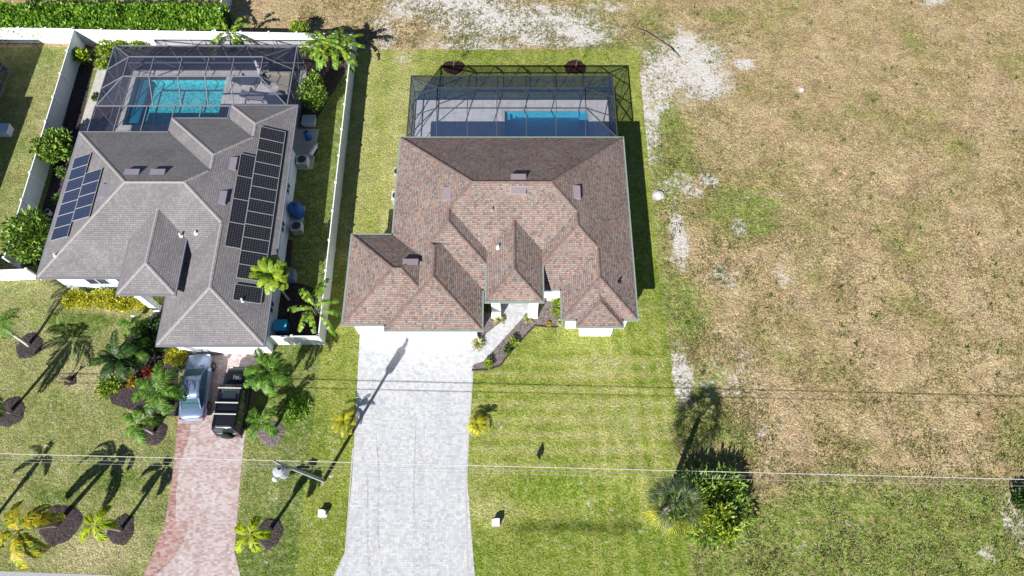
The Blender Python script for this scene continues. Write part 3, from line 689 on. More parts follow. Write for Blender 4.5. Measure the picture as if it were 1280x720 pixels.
for k in range(4): solar(xw0 + 1.75 / Lp, xw0 + 3.47 / Lp, b0 - (k + 1) * s7 + .012, b0 - k * s7 - .012, False, M['pv_blue'], '')

# ------------------------------------------------------------------ pool cages
def cage(label, outer, inner, z0, z1, xs, ys, fm, sm, bays_w, house_y, group='screened pool enclosures'):
    """outer (x0,x1,y0,y1) wall ring at z0; inner ring at z1; xs beams across"""
    r = empty('pool_enclosure', ((outer[0] + outer[1]) / 2, (outer[2] + outer[3]) / 2, 0), 0, label, 'pool cage', group)
    bx_, by_ = r.location.x, r.location.y
    T = lambda p: (p[0] - bx_, p[1] - by_, p[2])
    x0, x1, y0, y1 = outer; a0, a1, b0, b1 = inner
    s = MB()
    F = lambda *p: s.face([T(q) for q in p])
    F((a0, b0, z1), (a1, b0, z1), (a1, b1, z1), (a0, b1, z1))
    F((x0, y1, z0), (a0, b1, z1), (a1, b1, z1), (x1, y1, z0)); F((x0, y0, z0), (x1, y0, z0), (a1, b0, z1), (a0, b0, z1))
    F((x0, y0, z0), (a0, b0, z1), (a0, b1, z1), (x0, y1, z0)); F((x1, y0, z0), (x1, y1, z0), (a1, b1, z1), (a1, b0, z1))
    s.build('roof_screen', sm, r)
    s = MB(); zb = .12
    F((x0, y1, zb), (x1, y1, zb), (x1, y1, z0), (x0, y1, z0)); F((x0, y0, zb), (x0, y1, zb), (x0, y1, z0), (x0, y0, z0)); F((x1, y0, zb), (x1, y1, zb), (x1, y1, z0), (x1, y0, z0))
    s.build('wall_screen', sm, r)
    f = MB(); B = lambda a, b, wd=.052, ht=.09: f.beam(T(a), T(b), wd, ht)
    for a, b in (((a0, b0), (a1, b0)), ((a1, b0), (a1, b1)), ((a1, b1), (a0, b1)), ((a0, b1), (a0, b0))): B(a + (z1,), b + (z1,))
    for (ox, oy), (ix, iy) in (((x0, y1), (a0, b1)), ((x1, y1), (a1, b1)), ((x0, y0), (a0, b0)), ((x1, y0), (a1, b0))): B((ox, oy, z0), (ix, iy, z1))
    for x in xs: B((x, b0, z1), (x, b1, z1)); B((x, y1, z0), (x, b1, z1)); B((x, y0, z0), (x, b0, z1))
    for y in ys:
        B((a0, y, z1), (a1, y, z1), .045, .06)
    for y in list(ys) + [b0, b1]:
        B((x0, y, z0), (a0, y, z1), .045, .06); B((x1, y, z0), (a1, y, z1), .045, .06)
    f.build('roof_beam', fm, r)
    f = MB()
    for z in (z0, 1.0, zb - .04): 
        B((x0, y0, z), (x0, y1, z), .07, .09 if z == z0 else .06); B((x1, y0, z), (x1, y1, z), .07, .09 if z == z0 else .06); B((x0, y1, z), (x1, y1, z), .07, .09 if z == z0 else .06)
    B((x0, y0, z0), (x1, y0, z0), .07, .09)
    for x in list(xs) + [x0, x1]: B((x, y1, 0), (x, y1, z0), .06, .06)
    for y in list(ys) + [b0, b1, y0 + .05]:
        for x in (x0, x1): B((x, y, 0), (x, y, z0), .06, .06)
    # X bracing
    B((x0, y1, z0), (x0, b1 - 1.5, .1), .035, .035); B((x1, y1, z0), (x1, b1 - 1.5, .1), .035, .035); B((x0, y1, .1), (x0, b1 - 1.5, z0), .035, .035); B((x1, y1, .1), (x1, b1 - 1.5, z0), .035, .035)
    k = len(xs)
    for x_a, x_b in ((x0, xs[0]), (xs[-1], x1)): B((x_a, y1, z0), (x_b, y1, .1), .035, .035); B((x_a, y1, .1), (x_b, y1, z0), .035, .035)
    f.build('wall_frame', fm, r)
    return r
z0c, z1c = 2.9, 4.0
ia = P(547, 110, z1c); ib = P(732.5, 135, z1c)
xb = [P(px, 134, z1c)[0] for px in (584, 621, 658, 695.3)]
cage('pool cage of dark bronze beams and dark screen behind the brown-roofed house', (-8.0, 8.0, 30.95, P(640, 95, z0c)[1]), (ia[0], ib[0], ib[1], ia[1]), z0c, z1c, [ia[0] + .001] + xb + [ib[0] - .001], [(ia[1] + ib[1]) / 2 + .1][:0] + [], M['bronze'], M['screen'], 5, 30.9)
dy2 = P(640, 95, z0c)[1]
def rect_sheet(name, x0, x1, y0, y1, z, mat, hole=None):
    m = MB()
    if hole:
        a, b, c, d = hole
        for q in ((x0, x1, y0, c), (x0, x1, d, y1), (x0, a, c, d), (b, x1, c, d)): m.box(*q, -.02, z)
    else: m.box(x0, x1, y0, y1, -.02, z)
    return tag(m.build(name, mat), kind='structure')
# pool 2 and its deck
px0, px1 = P(631, 140)[0], P(735, 140)[0]; py1 = P(640, 139)[1]; py0 = 31.3
rect_sheet('pool_deck', -8.05, 8.05, 27.0, dy2 + .05, .06, M['paver_deck'], (px0, px1, py0, py1))
def pool(label, x0, x1, y0, y1, bm, steps, shelf=None):
    r = empty('swimming_pool', ((x0 + x1) / 2, (y0 + y1) / 2, 0), 0, label, 'pool')
    ox, oy = r.location.x, r.location.y; X0, X1, Y0, Y1 = x0 - ox, x1 - ox, y0 - oy, y1 - oy; d = -.75
    m = MB(); m.face([(X0, Y0, d), (X1, Y0, d), (X1, Y1, d), (X0, Y1, d)])
    for a, b in (((X0, Y0), (X1, Y0)), ((X1, Y0), (X1, Y1)), ((X1, Y1), (X0, Y1)), ((X0, Y1), (X0, Y0))): m.face([(a[0], a[1], d), (b[0], b[1], d), (b[0], b[1], -.0), (a[0], a[1], -.0)])
    m.build('basin', bm, r)
    m = MB(); c = .3
    m.box(X0 - c, X1 + c, Y1, Y1 + c, 0, .085); m.box(X0 - c, X1 + c, Y0 - c, Y0, 0, .085); m.box(X0 - c, X0, Y0, Y1, 0, .085); m.box(X1, X1 + c, Y0, Y1, 0, .085); m.build('coping', M['travertine'], r, bevel=.015)
    m = MB()
    for q in steps: m.box(q[0] - ox, q[1] - ox, q[2] - oy, q[3] - oy, d + .01, q[4])
    m.build('steps', M['shelf'] if shelf else bm, r)
    m = MB(); m.face([(X0 + .002, Y0 + .002, -.06), (X1 - .002, Y0 + .002, -.06), (X1 - .002, Y1 - .002, -.06), (X0 + .002, Y1 - .002, -.06)]); m.build('water', M['water'], r)
    return r
# the ground sheets have to open for the basins: cut them
def cut_hole(o, x0, x1, y0, y1):
    import bmesh
    bm = bmesh.new(); bm.from_mesh(o.data)
    for co, no in (((x0, 0, 0), (1, 0, 0)), ((x1, 0, 0), (1, 0, 0)), ((0, y0, 0), (0, 1, 0)), ((0, y1, 0), (0, 1, 0))):
        g = [f for f in bm.faces if x0 - .6 < f.calc_center_median().x < x1 + .6 and y0 - .6 < f.calc_center_median().y < y1 + .6]
        ge = set(e for f in g for e in f.edges); gv = set(v for f in g for v in f.verts)
        bmesh.ops.bisect_plane(bm, geom=list(gv) + list(ge) + g, plane_co=co, plane_no=no)
    dl = [f for f in bm.faces if x0 < f.calc_center_median().x < x1 and y0 < f.calc_center_median().y < y1]
    bmesh.ops.delete(bm, geom=dl, context='FACES'); bm.to_mesh(o.data); bm.free()
cut_hole(lawn, px0, px1, py0, py1); cut_hole(field, px0, px1, py0, py1)
pool('rectangular swimming pool with aqua water under the dark bronze cage', px0, px1, py0, py1, M['basin2'], [(px0 + .01, px0 + .45, py0 + .5, py1 - .01, -.25), (px0 + .45, px0 + .9, py0 + .5, py1 - .01, -.55), (px1 - .75, px1 - .01, py0 + .5, py1 - .01, -.22)])
# cage 1
oy1 = P(260, 57.5, z0c)[1]; s0 = shr
ox0 = P(139.7, 57, z0c)[0] + .25; ox1 = P(373, 58, z0c)[0] - .1
z1d = 4.3; in0 = P(158, 71, z1d); in1 = P(329, 71, z1d); k0 = P(325, 99, z1d)
cage('pool cage of light grey beams and pale screen behind the grey-roofed house', (ox0, ox1, 33.9, oy1), (in0[0] + .2, in1[0], 35.6, in0[1]), z0c, z1d,
     [P(185, 100, z1d)[0], P(221, 100, z1d)[0], P(255, 100, z1d)[0], P(288, 95, z1d)[0]], [P(200, 95, z1d)[1]], M['grey_metal'], M['screen_grey'], 5, 33.9)
# the lower western part of that cage, where the house steps back
lw = MB(); lw2 = MB()
r1 = [o for o in COL.objects if o.name.startswith('pool_enclosure')][-1]; rx, ry = r1.location.x, r1.location.y
def T1(p): return (p[0] - rx, p[1] - ry, p[2])
xW0, xW1, xM = ox0 - .05, -21.9, -26.2
yW, yM, yT = 31.4, 32.65, 33.9
for q in ([(xW0, yW, z0c), (xM, yW, z0c), (xM, yM, z0c), (xM, 35.6, z1d), (in0[0] + .2, 35.6, z1d), (xW0, 33.9, z0c)],): pass
lw.face([T1(p) for p in ((xW0, yW, z0c - .01), (xM, yW, z0c - .01), (xM, yT, z0c - .01), (xW0, yT, z0c - .01))]); lw.face([T1(p) for p in ((xM, yM, z0c - .01), (xW1, yM, z0c - .01), (xW1, yT, z0c - .01), (xM, yT, z0c - .01))])
lw.face([T1(p) for p in ((xW0, yW, .1), (xW0, yT, .1), (xW0, yT, z0c), (xW0, yW, z0c))])
lw.build('roof_screen', M['screen_grey'], r1)
for a, b in (((xW0, yW), (xM, yW)), ((xM, yW), (xM, yM)), ((xM, yM), (xW1, yM)), ((xW1, yM), (xW1, yT)), ((xW0, yW), (xW0, yT)), ((P(143, 160, z0c)[0], yW), (P(143, 160, z0c)[0], yT)), ((P(177, 160, z0c)[0], yW), (P(177, 160, z0c)[0], yT)), ((P(249, 148, z0c)[0], yM), (P(249, 148, z0c)[0], yT)), ((P(215, 148, z0c)[0], yM), (P(215, 148, z0c)[0], yT))):
    lw2.beam(T1(a + (z0c,)), T1(b + (z0c,)), .07, .09)
lw2.beam(T1((xW0, yW, 0)), T1((xW0, yW, z0c)), .06, .06); lw2.build('roof_beam', M['grey_metal'], r1)
qx0, qx1 = P(161, 130)[0], P(279, 118)[0]; qy0, qy1 = P(180, 157)[1], P(200, 96.5)[1]
qx0 = P(164, 120)[0]
rect_sheet('pool_deck', ox0, ox1, 31.0, oy1 + .05, .06, M['travertine'], (qx0, qx1, qy0, qy1))
rect_sheet('lanai_floor', -32.6, -17.6, 28.0, 31.0, .055, M['travertine'])
cut_hole(wl, qx0, qx1, qy0, qy1); cut_hole(field, qx0, qx1, qy0, qy1)
pool('swimming pool with rippled turquoise water under the light grey cage', qx0, qx1, qy0, qy1, M['basin1'], [(qx0 + .01, P(179, 120)[0], qy0 + .01, qy1 - .01, -.30)], True)
# furniture on that deck
def lounger(label, px, py, rz, mat):
    x, y = P(px, py, .4); r = empty('sun_lounger', (x, y, .06), rz, label, 'sun lounger', 'loungers on the pool deck')
    m = MB(); m.box(-.95, .4, -.32, .32, .30, .36); m.build('seat', mat, r, bevel=.02)
    m = MB(); m.face([(.4, -.32, .33), (.95, -.32, .62), (.95, .32, .62), (.4, .32, .33)]); m.face([(.4, -.32, .29), (.4, .32, .29), (.95, .32, .58), (.95, -.32, .58)]); m.beam((.4, -.33, .31), (.96, -.33, .6), .04, .05); m.beam((.4, .33, .31), (.96, .33, .6), .04, .05); m.build('backrest', mat, r)
    m = MB(); m.beam((-.95, -.34, .29), (.5, -.34, .29), .05, .06); m.beam((-.95, .34, .29), (.5, .34, .29), .05, .06); m.beam((-.96, -.34, .29), (-.96, .34, .29), .05, .06); m.build('frame', M['black'], r)
    for a in (-.85, .4):
        for b in (-.33, .33): q = MB(); q.box(a - .025, a + .025, b - .025, b + .025, 0, .27); q.build('leg', M['black'], r)
    return r
lounger('mauve sun lounger on the pale deck near the house corner', 316, 120, math.radians(172), M['fabric_mauve'])
lounger('dark sun lounger on the pale deck beside the turquoise pool', 306, 101, math.radians(175), M['fabric_dark'])
x, y = P(326, 90, 1.2); r = empty('patio_umbrella', (x, y, .06), 0, 'closed white patio umbrella beside the loungers in the light grey cage', 'umbrella')
m = MB(); m.lathe((0, 0, 0), [(.3, 0), (.3, .08), (.05, .12), (0, .12)], 16); m.build('base', M['black'], r)
m = MB(); m.tube([(0, 0, .1), (0, 0, 2.5)], .025, 8); m.build('pole', M['black'], r)
m = MB(); m.lathe((0, 0, 0), [(.03, 2.5), (.12, 2.3), (.19, 1.6), (.24, 1.15), (.20, 1.1), (0, 1.15)], 9); m.build('canopy', M['fabric_white'], r)
def chair(label, px, py, rz, mat):
    x, y = P(px, py, .4); r = empty('patio_chair', (x, y, .06), rz, label, 'chair', 'dark chairs round the patio table')
    m = MB(); m.box(-.25, .25, -.25, .25, .40, .46); m.build('seat', mat, r, bevel=.015)
    m = MB(); m.box(-.25, .25, .21, .26, .46, .92); m.build('backrest', mat, r, bevel=.015)
    for a in (-.22, .22):
        for b in (-.22, .22): q = MB(); q.box(a - .02, a + .02, b - .02, b + .02, 0, .40); q.build('leg', M['black'], r)
x, y = P(347, 108, .4); r = empty('outdoor_sofa', (x, y, .06), 0, 'beige cushioned corner sofa in the corner of the light grey cage', 'sofa')
m = MB(); m.box(-1.1, .9, .25, 1.05, .1, .42); m.box(.1, .9, -1.0, .25, .1, .42); m.build('seat', M['rug'], r, bevel=.04)
m = MB(); m.box(-1.1, .9, 1.05, 1.25, .1, .75); m.box(.9, 1.1, -1.0, 1.25, .1, .75); m.build('backrest', M['rug'], r, bevel=.04)
chair('dark patio chair between the closed umbrella and the beige sofa', 331, 95, 2.4, M['fabric_dark']); chair('dark patio chair on the deck below the beige sofa', 335, 104, .9, M['fabric_dark'])
x, y = P(344, 124, .7); r = empty('patio_table', (x, y, .06), .5, 'round blue-grey patio table near the corner of the light grey cage', 'table')
m = MB(); m.lathe((0, 0, 0), [(0, .74), (.72, .74), (.72, .70), (0, .70)], 24); m.build('tabletop', simple('table_grey', (.16, .20, .28), .5), r)
m = MB(); m.lathe((0, 0, 0), [(.3, 0), (.28, .04), (.05, .08), (.05, .7)], 12); m.build('pedestal', M['black'], r)

# ------------------------------------------------------------------ fences
def fence(label, a, b, h=1.83, n=None, group='white vinyl fence runs'):
    a = Vector(P3(*a)) if len(a) == 2 else Vector((a[0], a[1], 0)); b = Vector(P3(*b)) if len(b) == 2 else Vector((b[0], b[1], 0))
    d = b - a; L = d.length; ang = math.atan2(d.y, d.x); r = empty('fence', a, ang, label, 'fence', group)
    n = n or max(1, round(L / 2.35)); st = L / n
    for i in range(n):
        m = MB(); k = 12; x0, x1 = i * st + .065, (i + 1) * st - .065
        for j in range(k): m.box(x0 + (x1 - x0) * j / k + .003, x0 + (x1 - x0) * (j + 1) / k - .003, -.011, .011, .08, h - .06)
        m.build('panel', M['white'], r)
        m = MB(); m.box(x0, x1, -.035, .035, h - .12, h); m.build('rail', M['white'], r); m = MB(); m.box(x0, x1, -.035, .035, .04, .16); m.build('rail', M['white'], r)
    for i in range(n + 1):
        m = MB(); x = i * st; m.box(x - .063, x + .063, -.063, .063, 0, h + .06); m.box(x - .08, x + .08, -.08, .08, h + .06, h + .085); m.build('post', M['white'], r)
    return r
FH = 1.72
fence('long white vinyl fence on the west side of the grey-roofed house', (107, 55), (25, 335), FH)
fence('white vinyl fence in front of the long green hedge behind the light grey cage', (107, 55.5), (446, 61), FH)
fence('white vinyl fence at the top left corner, left of the fence junction', (-60, 52.5), (106, 54.5), FH)
fence('long white vinyl fence between the two houses', (446, 61.5), (406, 430), FH)
fence('short white vinyl fence joining the grey-roofed house to the fence between the houses', (405.5, 430.5), (342, 430.5), FH)
fence('white vinyl fence running off the top edge beside the end of the hedge', (279, 56.5), (294, -20), FH)
fence('short white vinyl fence from the west corner of the grey-roofed house', (-30, 352), (52, 349), FH)

# ------------------------------------------------------------------ plants
def quads_from(pos, dirs, L, W, norm_j=.6, droop=0):
    """leaf quads (diamonds) at pos pointing dirs"""
    n = len(pos); d = dirs / np.linalg.norm(dirs, axis=1, keepdims=True)
    rv = np.random.normal(size=(n, 3)); rv[:, 2] = rv[:, 2] * norm_j
    sd = np.cross(d, np.array([0, 0, 1.0]) + rv * .6); sd /= np.linalg.norm(sd, axis=1, keepdims=True) + 1e-9
    L = np.asarray(L).reshape(-1, 1); W = np.asarray(W).reshape(-1, 1)
    mid = pos + d * L * .45; tip = pos + d * L; tip[:, 2] -= droop * L[:, 0]
    V = np.stack([pos, mid + sd * W * .5, tip, mid - sd * W * .5], 1).reshape(-1, 3)
    F = np.arange(4 * n).reshape(-1, 4); return V, F
def leaf_cloud(n, blobs, L=(.12, .25), wr=.5, shell=.55, up=.35):
    """blobs: (x,y,z,rx,ry,rz)"""
    bl = np.array(blobs, dtype=float); wgt = bl[:, 3] * bl[:, 4]; idx = np.random.choice(len(bl), n, p=wgt / wgt.sum()); b = bl[idx]
    u = np.random.normal(size=(n, 3)); u /= np.linalg.norm(u, axis=1, keepdims=True)
    rad = np.random.uniform(shell, 1.0, (n, 1)); pos = b[:, :3] + u * rad * b[:, 3:6]
    pos[:, 2] = np.maximum(pos[:, 2], .04)
    dr = u + np.random.normal(size=(n, 3)) * .55; dr[:, 2] += up
    ln = np.random.uniform(L[0], L[1], n); return quads_from(pos, dr, ln, ln * wr)
def bush(name, label, cat, px, py, h, rpx, n, mat, L=(.14, .28), trunk=True, stretch=1.0, base=None, group=None, lumps=9, z_lo=.3, wr=.5, shell=.55):
    """crown seen centred on pixel (px,py) at height .7h; trunk foot below it"""
    cx, cy = P(px, py, h * .7); r_ = rpx * .0575
    bx, by = base if base else (cx, cy)
    root = empty(name, (bx, by, 0), 0, label, cat, group)
    blobs = []
    for k in range(lumps):
        a = 2 * math.pi * k / lumps + U(-.4, .4); q = r_ * U(.35, .68); rr = r_ * U(.30, .46)
        blobs.append((cx - bx + math.cos(a) * q * stretch, cy - by + math.sin(a) * q, h * U(.35 + z_lo * .4, .72), rr * stretch, rr, min(h * .3, rr)))
    blobs.append((cx - bx, cy - by, h * .62, r_ * .5 * stretch, r_ * .5, h * .34))
    V, F = leaf_cloud(n, blobs, L, wr, shell); np_mesh('foliage', V, F, mat, root)
    m = MB()
    if trunk:
        for k in range(5):
            bb = blobs[k * 2 % len(blobs)]; m.tube([(U(-.05, .05), U(-.05, .05), 0), (bb[0] * .35, bb[1] * .35, h * .3), (bb[0] * .9, bb[1] * .9, bb[2])], [.05, .035, .012], 6)
        m.build('stems', M['wood'], root)
    return root
def frond(V, F, base, az, elev, length, droop, nl, ll, lw, plume=False, vup=.15):
    """one pinnate leaf; appends quads"""
    base = np.array(base); n = 14; pts = []; e = elev; p = base.copy(); st = length / n
    pts.append(p.copy())
    for i in range(n):
        e -= droop / n * (1 + i * .08); p = p + st * np.array([math.cos(az) * math.cos(e), math.sin(az) * math.cos(e), math.sin(e)]); pts.append(p.copy())
    pts = np.array(pts); sd = np.array([-math.sin(az), math.cos(az), 0])
    # rachis strip
    for i in range(n):
        wd = .025 * (1 - i / n) + .008; k = len(V); V += [pts[i] + sd * wd, pts[i] - sd * wd, pts[i + 1] - sd * wd * .9, pts[i + 1] + sd * wd * .9]; F.append((k, k + 1, k + 2, k + 3))
    for j in range(nl):
        t = .12 + .88 * (j + rnd() * .5) / nl; x = t * n; i = min(int(x), n - 1); q = pts[i] + (pts[i + 1] - pts[i]) * (x - i); d = pts[i + 1] - pts[i]; d = d / np.linalg.norm(d)
        upv = np.cross(sd, d); le = ll * (math.sin(math.pi * min(1, t * .85 + .12)) ** .6) * U(.85, 1.1)
        for sg in (-1, 1):
            if plume: a = U(-1.2, 1.2); s_ = sd * math.cos(a) * sg + upv * abs(math.sin(a)) * U(-.4, 1)
            else: s_ = sd * sg + upv * U(-.1, vup)
            dd = s_ * U(.75, 1) + d * U(.45, .75); dd = dd / np.linalg.norm(dd); tip = q + dd * le; tip[2] -= le * U(.1, .35)
            m_ = q + dd * le * .45; wv = np.cross(dd, upv); wv = wv / (np.linalg.norm(wv) + 1e-9) * lw * .5
            k = len(V); V += [q, m_ + wv, tip, m_ - wv]; F.append((k, k + 1, k + 2, k + 3))
def palm(name, label, base_px, top_px, h, nf, flen, mat, ll=.38, lw=.05, nl=26, plume=False, elev=(.0, .9), droop=(.7, 1.4), trunk_r=(.13, .09), tm=None, group=None, cat='palm tree', spread=None, shaft=None, az0=None):
    bx, by = P(*base_px); tx, ty = P(*top_px, h); r = empty(name, (bx, by, 0), 0, label, cat, group)
    dx, dy = tx - bx, ty - by; m = MB(); n = 7
    pts = [(dx * (i / n) ** 1.15, dy * (i / n) ** 1.15, h * i / n) for i in range(n + 1)]
    rad = [trunk_r[0] * (1.25 if i == 0 else 1) * (1 - i / n) + trunk_r[1] * (i / n) for i in range(n + 1)]
    m.tube(pts, rad, 10); m.build('trunk', tm or M['palm_trunk'], r, smooth=True)
    V, F = [], []; a0 = az0 if az0 is not None else U(0, 6.28)
    for k in range(nf):
        az = a0 + 2 * math.pi * k / nf * (1 if nf < 9 else 2.4) + U(-.15, .15); el = elev[0] + (elev[1] - elev[0]) * ((k * .618) % 1)
        frond(V, F, (dx, dy, h), az, el, flen * U(.85, 1.1), U(*droop), nl, ll, lw, plume)
    np_mesh('crown', np.array(V), np.array(F), mat, r)
    return r
def broad(name, label, base_px, top_px, h, nf, flen, wd, mat, cat='plant', group=None, stems=3, sr=.35):
    """banana or bird-of-paradise: long torn paddle leaves"""
    bx, by = P(*base_px); tx, ty = P(*top_px, h); r = empty(name, (bx, by, 0), 0, label, cat, group); dx, dy = tx - bx, ty - by
    V, F = [], []; m = MB()
    for s_ in range(stems):
        ox, oy = (U(-sr, sr), U(-sr, sr)) if stems > 1 else (0, 0); m.tube([(ox * .5, oy * .5, 0), (ox + dx * .6, oy + dy * .6, h * .55), (ox + dx, oy + dy, h * .85)], [.09, .07, .04], 8)
        for k in range(nf):
            az = 2 * math.pi * (k / nf) + U(-.3, .3) + s_; e = U(.35, 1.15); L = flen * U(.75, 1.1); n = 12; p = np.array([ox + dx, oy + dy, h * .8]); st = L / n; sd = np.array([-math.sin(az), math.cos(az), 0.])
            prev = p.copy()
            for i in range(n):
                e -= U(1.2, 1.7) / n; q = prev + st * np.array([math.cos(az) * math.cos(e), math.sin(az) * math.cos(e), math.sin(e)]); t0 = i / n
                if i >= 3:
                    ww = wd * math.sin(math.pi * min(1, (t0 - .18) / .85)) ** .5 * .5
                    for sg in (-1, 1):
                        if rnd() < .12: continue
                        tip1 = prev + sd * sg * ww - np.array([0, 0, ww * U(.1, .6)]); tip2 = q + sd * sg * ww * U(.8, 1.) - np.array([0, 0, ww * U(.1, .6)])
                        kk = len(V); V += [prev, q, tip2 - (q - prev) * U(0, .25), tip1]; F.append((kk, kk + 1, kk + 2, kk + 3) if sg < 0 else (kk, kk + 3, kk + 2, kk + 1))
                else:
                    kk = len(V); V += [prev + sd * .025, prev - sd * .025, q - sd * .02, q + sd * .02]; F.append((kk, kk + 1, kk + 2, kk + 3))
                prev = q
    m.build('stems', M['palm_trunk'], r, smooth=True); np_mesh('leaves', np.array(V), np.array(F), mat, r); return r
def mulch(px, py, rx, ry, mat=None, z=.02, name='mulch_bed'):
    cx, cy = P(px, py); kx = .0565 * (1 + (430 - py) / 1700); m = MB(); n = 40; V = []; F = []
    rings = [(0, .09), (.5, .08), (.85, .05), (1.0, 0.006)]
    ph = U(0, 6)
    for f_, z_ in rings:
        for k in range(n):
            a = 2 * math.pi * k / n; j = 1 + .06 * math.sin(3 * a + ph) + .04 * math.sin(7 * a + 2 * ph) + U(-.05, .05); V.append((cx + math.cos(a) * rx * kx * f_ * j, cy + math.sin(a) * ry * kx * 1.12 * f_ * j, z_ + (U(-.02, .02) if 0 < f_ < 1 else 0)))
    for i in range(len(rings) - 1):
        for k in range(n): F.append((i * n + k, (i + 1) * n + k, (i + 1) * n + (k + 1) % n, i * n + (k + 1) % n))
    m.v = V; m.f = F; m.mi = [0] * len(F); m.uv = [None] * len(F)
    o = m.build(name, mat or M['mulch']); return tag(o, kind='structure')
def bed(pix, mat, z=.045, edge=True):
    m = MB(); pts = [P(*p) for p in pix]; m.prism(pts, .0, z); tag(m.build('mulch_bed', mat), kind='structure')
# ---- hedge behind the fence
x0, y0 = P(-25, 36, 1.9); x1, _ = P(276, 30, 1.9); yb_ = P(100, 36.0, 1.5)[1]; yt_ = P(100, 4, 1.9)[1]
hd = empty('hedge', ((x0 + x1) / 2, (yb_ + yt_) / 2, 0), 0, 'long dense bright green hedge along the top left behind the white fence', 'hedge')
n = 17000; pos = np.random.uniform(size=(n, 3)); cx, cy = hd.location.x, hd.location.y
ed = np.random.uniform(size=n)
pos[:, 0] = x0 + (x1 - x0) * pos[:, 0] - cx; pos[:, 1] = yb_ + (yt_ - yb_) * pos[:, 1] - cy
wob = np.array([noise.noise(Vector((p[0] * .9, p[1] * .9, 0))) for p in pos])
pos[:, 2] = np.where(ed < .72, 1.75 + wob * .45 - pos[:, 2] * .25, .15 + 1.7 * pos[:, 2]); sidey = ed >= .72
pos[sidey, 1] = np.where(np.random.uniform(size=sidey.sum()) < .5, yb_ - cy + np.random.uniform(-.1, .15, sidey.sum()), yt_ - cy + np.random.uniform(-.2, .2, sidey.sum()))
dr = np.random.normal(size=(n, 3)) * .8; dr[:, 2] += .8
V, F = quads_from(pos, dr, np.random.uniform(.2, .42, n), np.random.uniform(.1, .2, n)); np_mesh('foliage', V, F, M['hedge'], hd)
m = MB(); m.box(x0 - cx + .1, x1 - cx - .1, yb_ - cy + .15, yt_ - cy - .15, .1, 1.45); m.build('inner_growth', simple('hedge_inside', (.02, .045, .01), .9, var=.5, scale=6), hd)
# ---- mulch
for q in ((37, 432, 16, 15), (14, 515, 17, 17), (152, 662, 17, 17), (88, 476, 8, 6), (190, 541, 20, 13), (338, 666, 16, 17)): mulch(*q)
mulch(75, 655, 27, 22); mulch(339, 542, 17, 14, M['mulch_grey'])
for q in ((567, 84, 14, 10), (719, 84, 14, 10)): mulch(*q, M['mulch_brown'])
bed([(604, 365), (617, 375), (617, 393), (634, 396), (594, 428), (588, 416), (600, 410)], M['mulch_grey'])
bed([(669, 372), (703, 372), (703, 405), (695, 408), (680, 407), (668, 406), (655, 420), (625, 456), (610, 461), (590, 462), (591, 457), (604, 452), (655, 396), (668, 393)], M['mulch_grey'])
m = MB(); ep = [P3(*p, .05) for p in ((703, 406), (695, 409), (680, 408), (668, 407), (655, 421), (640, 438), (625, 457), (610, 462), (590, 463))]; m.tube(ep, .06, 6); tag(m.build('garden_edging', M['mulch']), 'dark rounded edging curving round the planted bed by the front walk', 'edging')
bed([(200, 385), (228, 395), (236, 430), (222, 470), (225, 520), (190, 520), (140, 505), (128, 470), (160, 420)], M['mulch'], .03)
bed([(345, 300), (366, 300), (362, 350), (398, 362), (400, 428), (333, 428)], M['mulch'], .03)
bed([(100, 55), (122, 60), (100, 160), (80, 330), (30, 333), (60, 240), (88, 120)], M['mulch'], .03)
bed([(127, 72), (138, 76), (110, 170), (97, 168)], M['concrete'], .04); bed([(138, 76), (170, 80), (150, 175), (108, 175)], M['mulch'], .032)
bed([(126, 58), (376, 61), (385, 100), (150, 100)], M['mulch'], .03)
bed([(378, 60), (440, 66), (432, 90), (395, 150), (375, 150)], M['mulch'], .03)
# ---- palms of the front yards
palm('foxtail_palm', 'lime foxtail palm in a round dark mulch ring left of the red brick driveway edge', (152, 662), (118, 656), 2.9, 5, 1.5, M['foxtail'], ll=.36, lw=.06, nl=150, plume=True, elev=(.1, .5), droop=(.9, 1.3), az0=.1, group='small foxtail palms')
palm('foxtail_palm', 'lime foxtail palm with a mulch ring right of the brick driveway near the bottom edge', (338, 662), (312, 668), 3.3, 5, 1.5, M['foxtail'], ll=.36, lw=.06, nl=150, plume=True, elev=(.1, .5), droop=(.9, 1.3), az0=.15, group='small foxtail palms')
palm('coconut_palm', 'large palm with yellow and orange drooping fronds in the bottom left corner', (72, 655), (22, 663), 3.6, 10, 2.7, M['coconut'], ll=.46, lw=.10, nl=46, elev=(.15, .6), droop=(1.0, 1.5), trunk_r=(.18, .13))
palm('yard_palm', 'palm whose pale trunk leans left from the mulch ring below the yellow hedge', (37, 432), (-4, 403), 2.9, 9, 1.6, M['palmgreen'], ll=.4, nl=26, tm=M['palm_trunk_pale'])
palm('yard_palm', 'palm beyond the left edge with its trunk foot in the half-cut mulch ring', (14, 515), (-46, 500), 4.1, 10, 2.5, M['palmgreen'], ll=.6, lw=.09, nl=30, tm=M['palm_trunk_pale'])
palm('yard_palm', 'palm off the left edge casting its shadow above the orange-fronded palm', (-12, 655), (-50, 640), 2.9, 6, 1.4, M['foxtail'], ll=.3, nl=50, plume=True)
palm('bushy_palm', 'green palm beside the round dark mulch ring, lowest of the thicket left of the sedan', (192, 541), (171, 530), 2.0, 12, 1.5, M['palmgreen'], ll=.42, lw=.07, nl=24, group='palms of the thicket by the driveway')
palm('bushy_palm', 'green arching palm directly left of the rear of the silver sedan', (208, 500), (196, 489), 2.2, 17, 2.05, M['palmgreen'], ll=.5, lw=.07, nl=26, group='palms of the thicket by the driveway')
palm('bushy_palm', 'green palm overhanging the front of the black off-road car', (356, 478), (336, 464), 2.9, 17, 1.8, M['palmgreen'], ll=.5, lw=.09, nl=28)
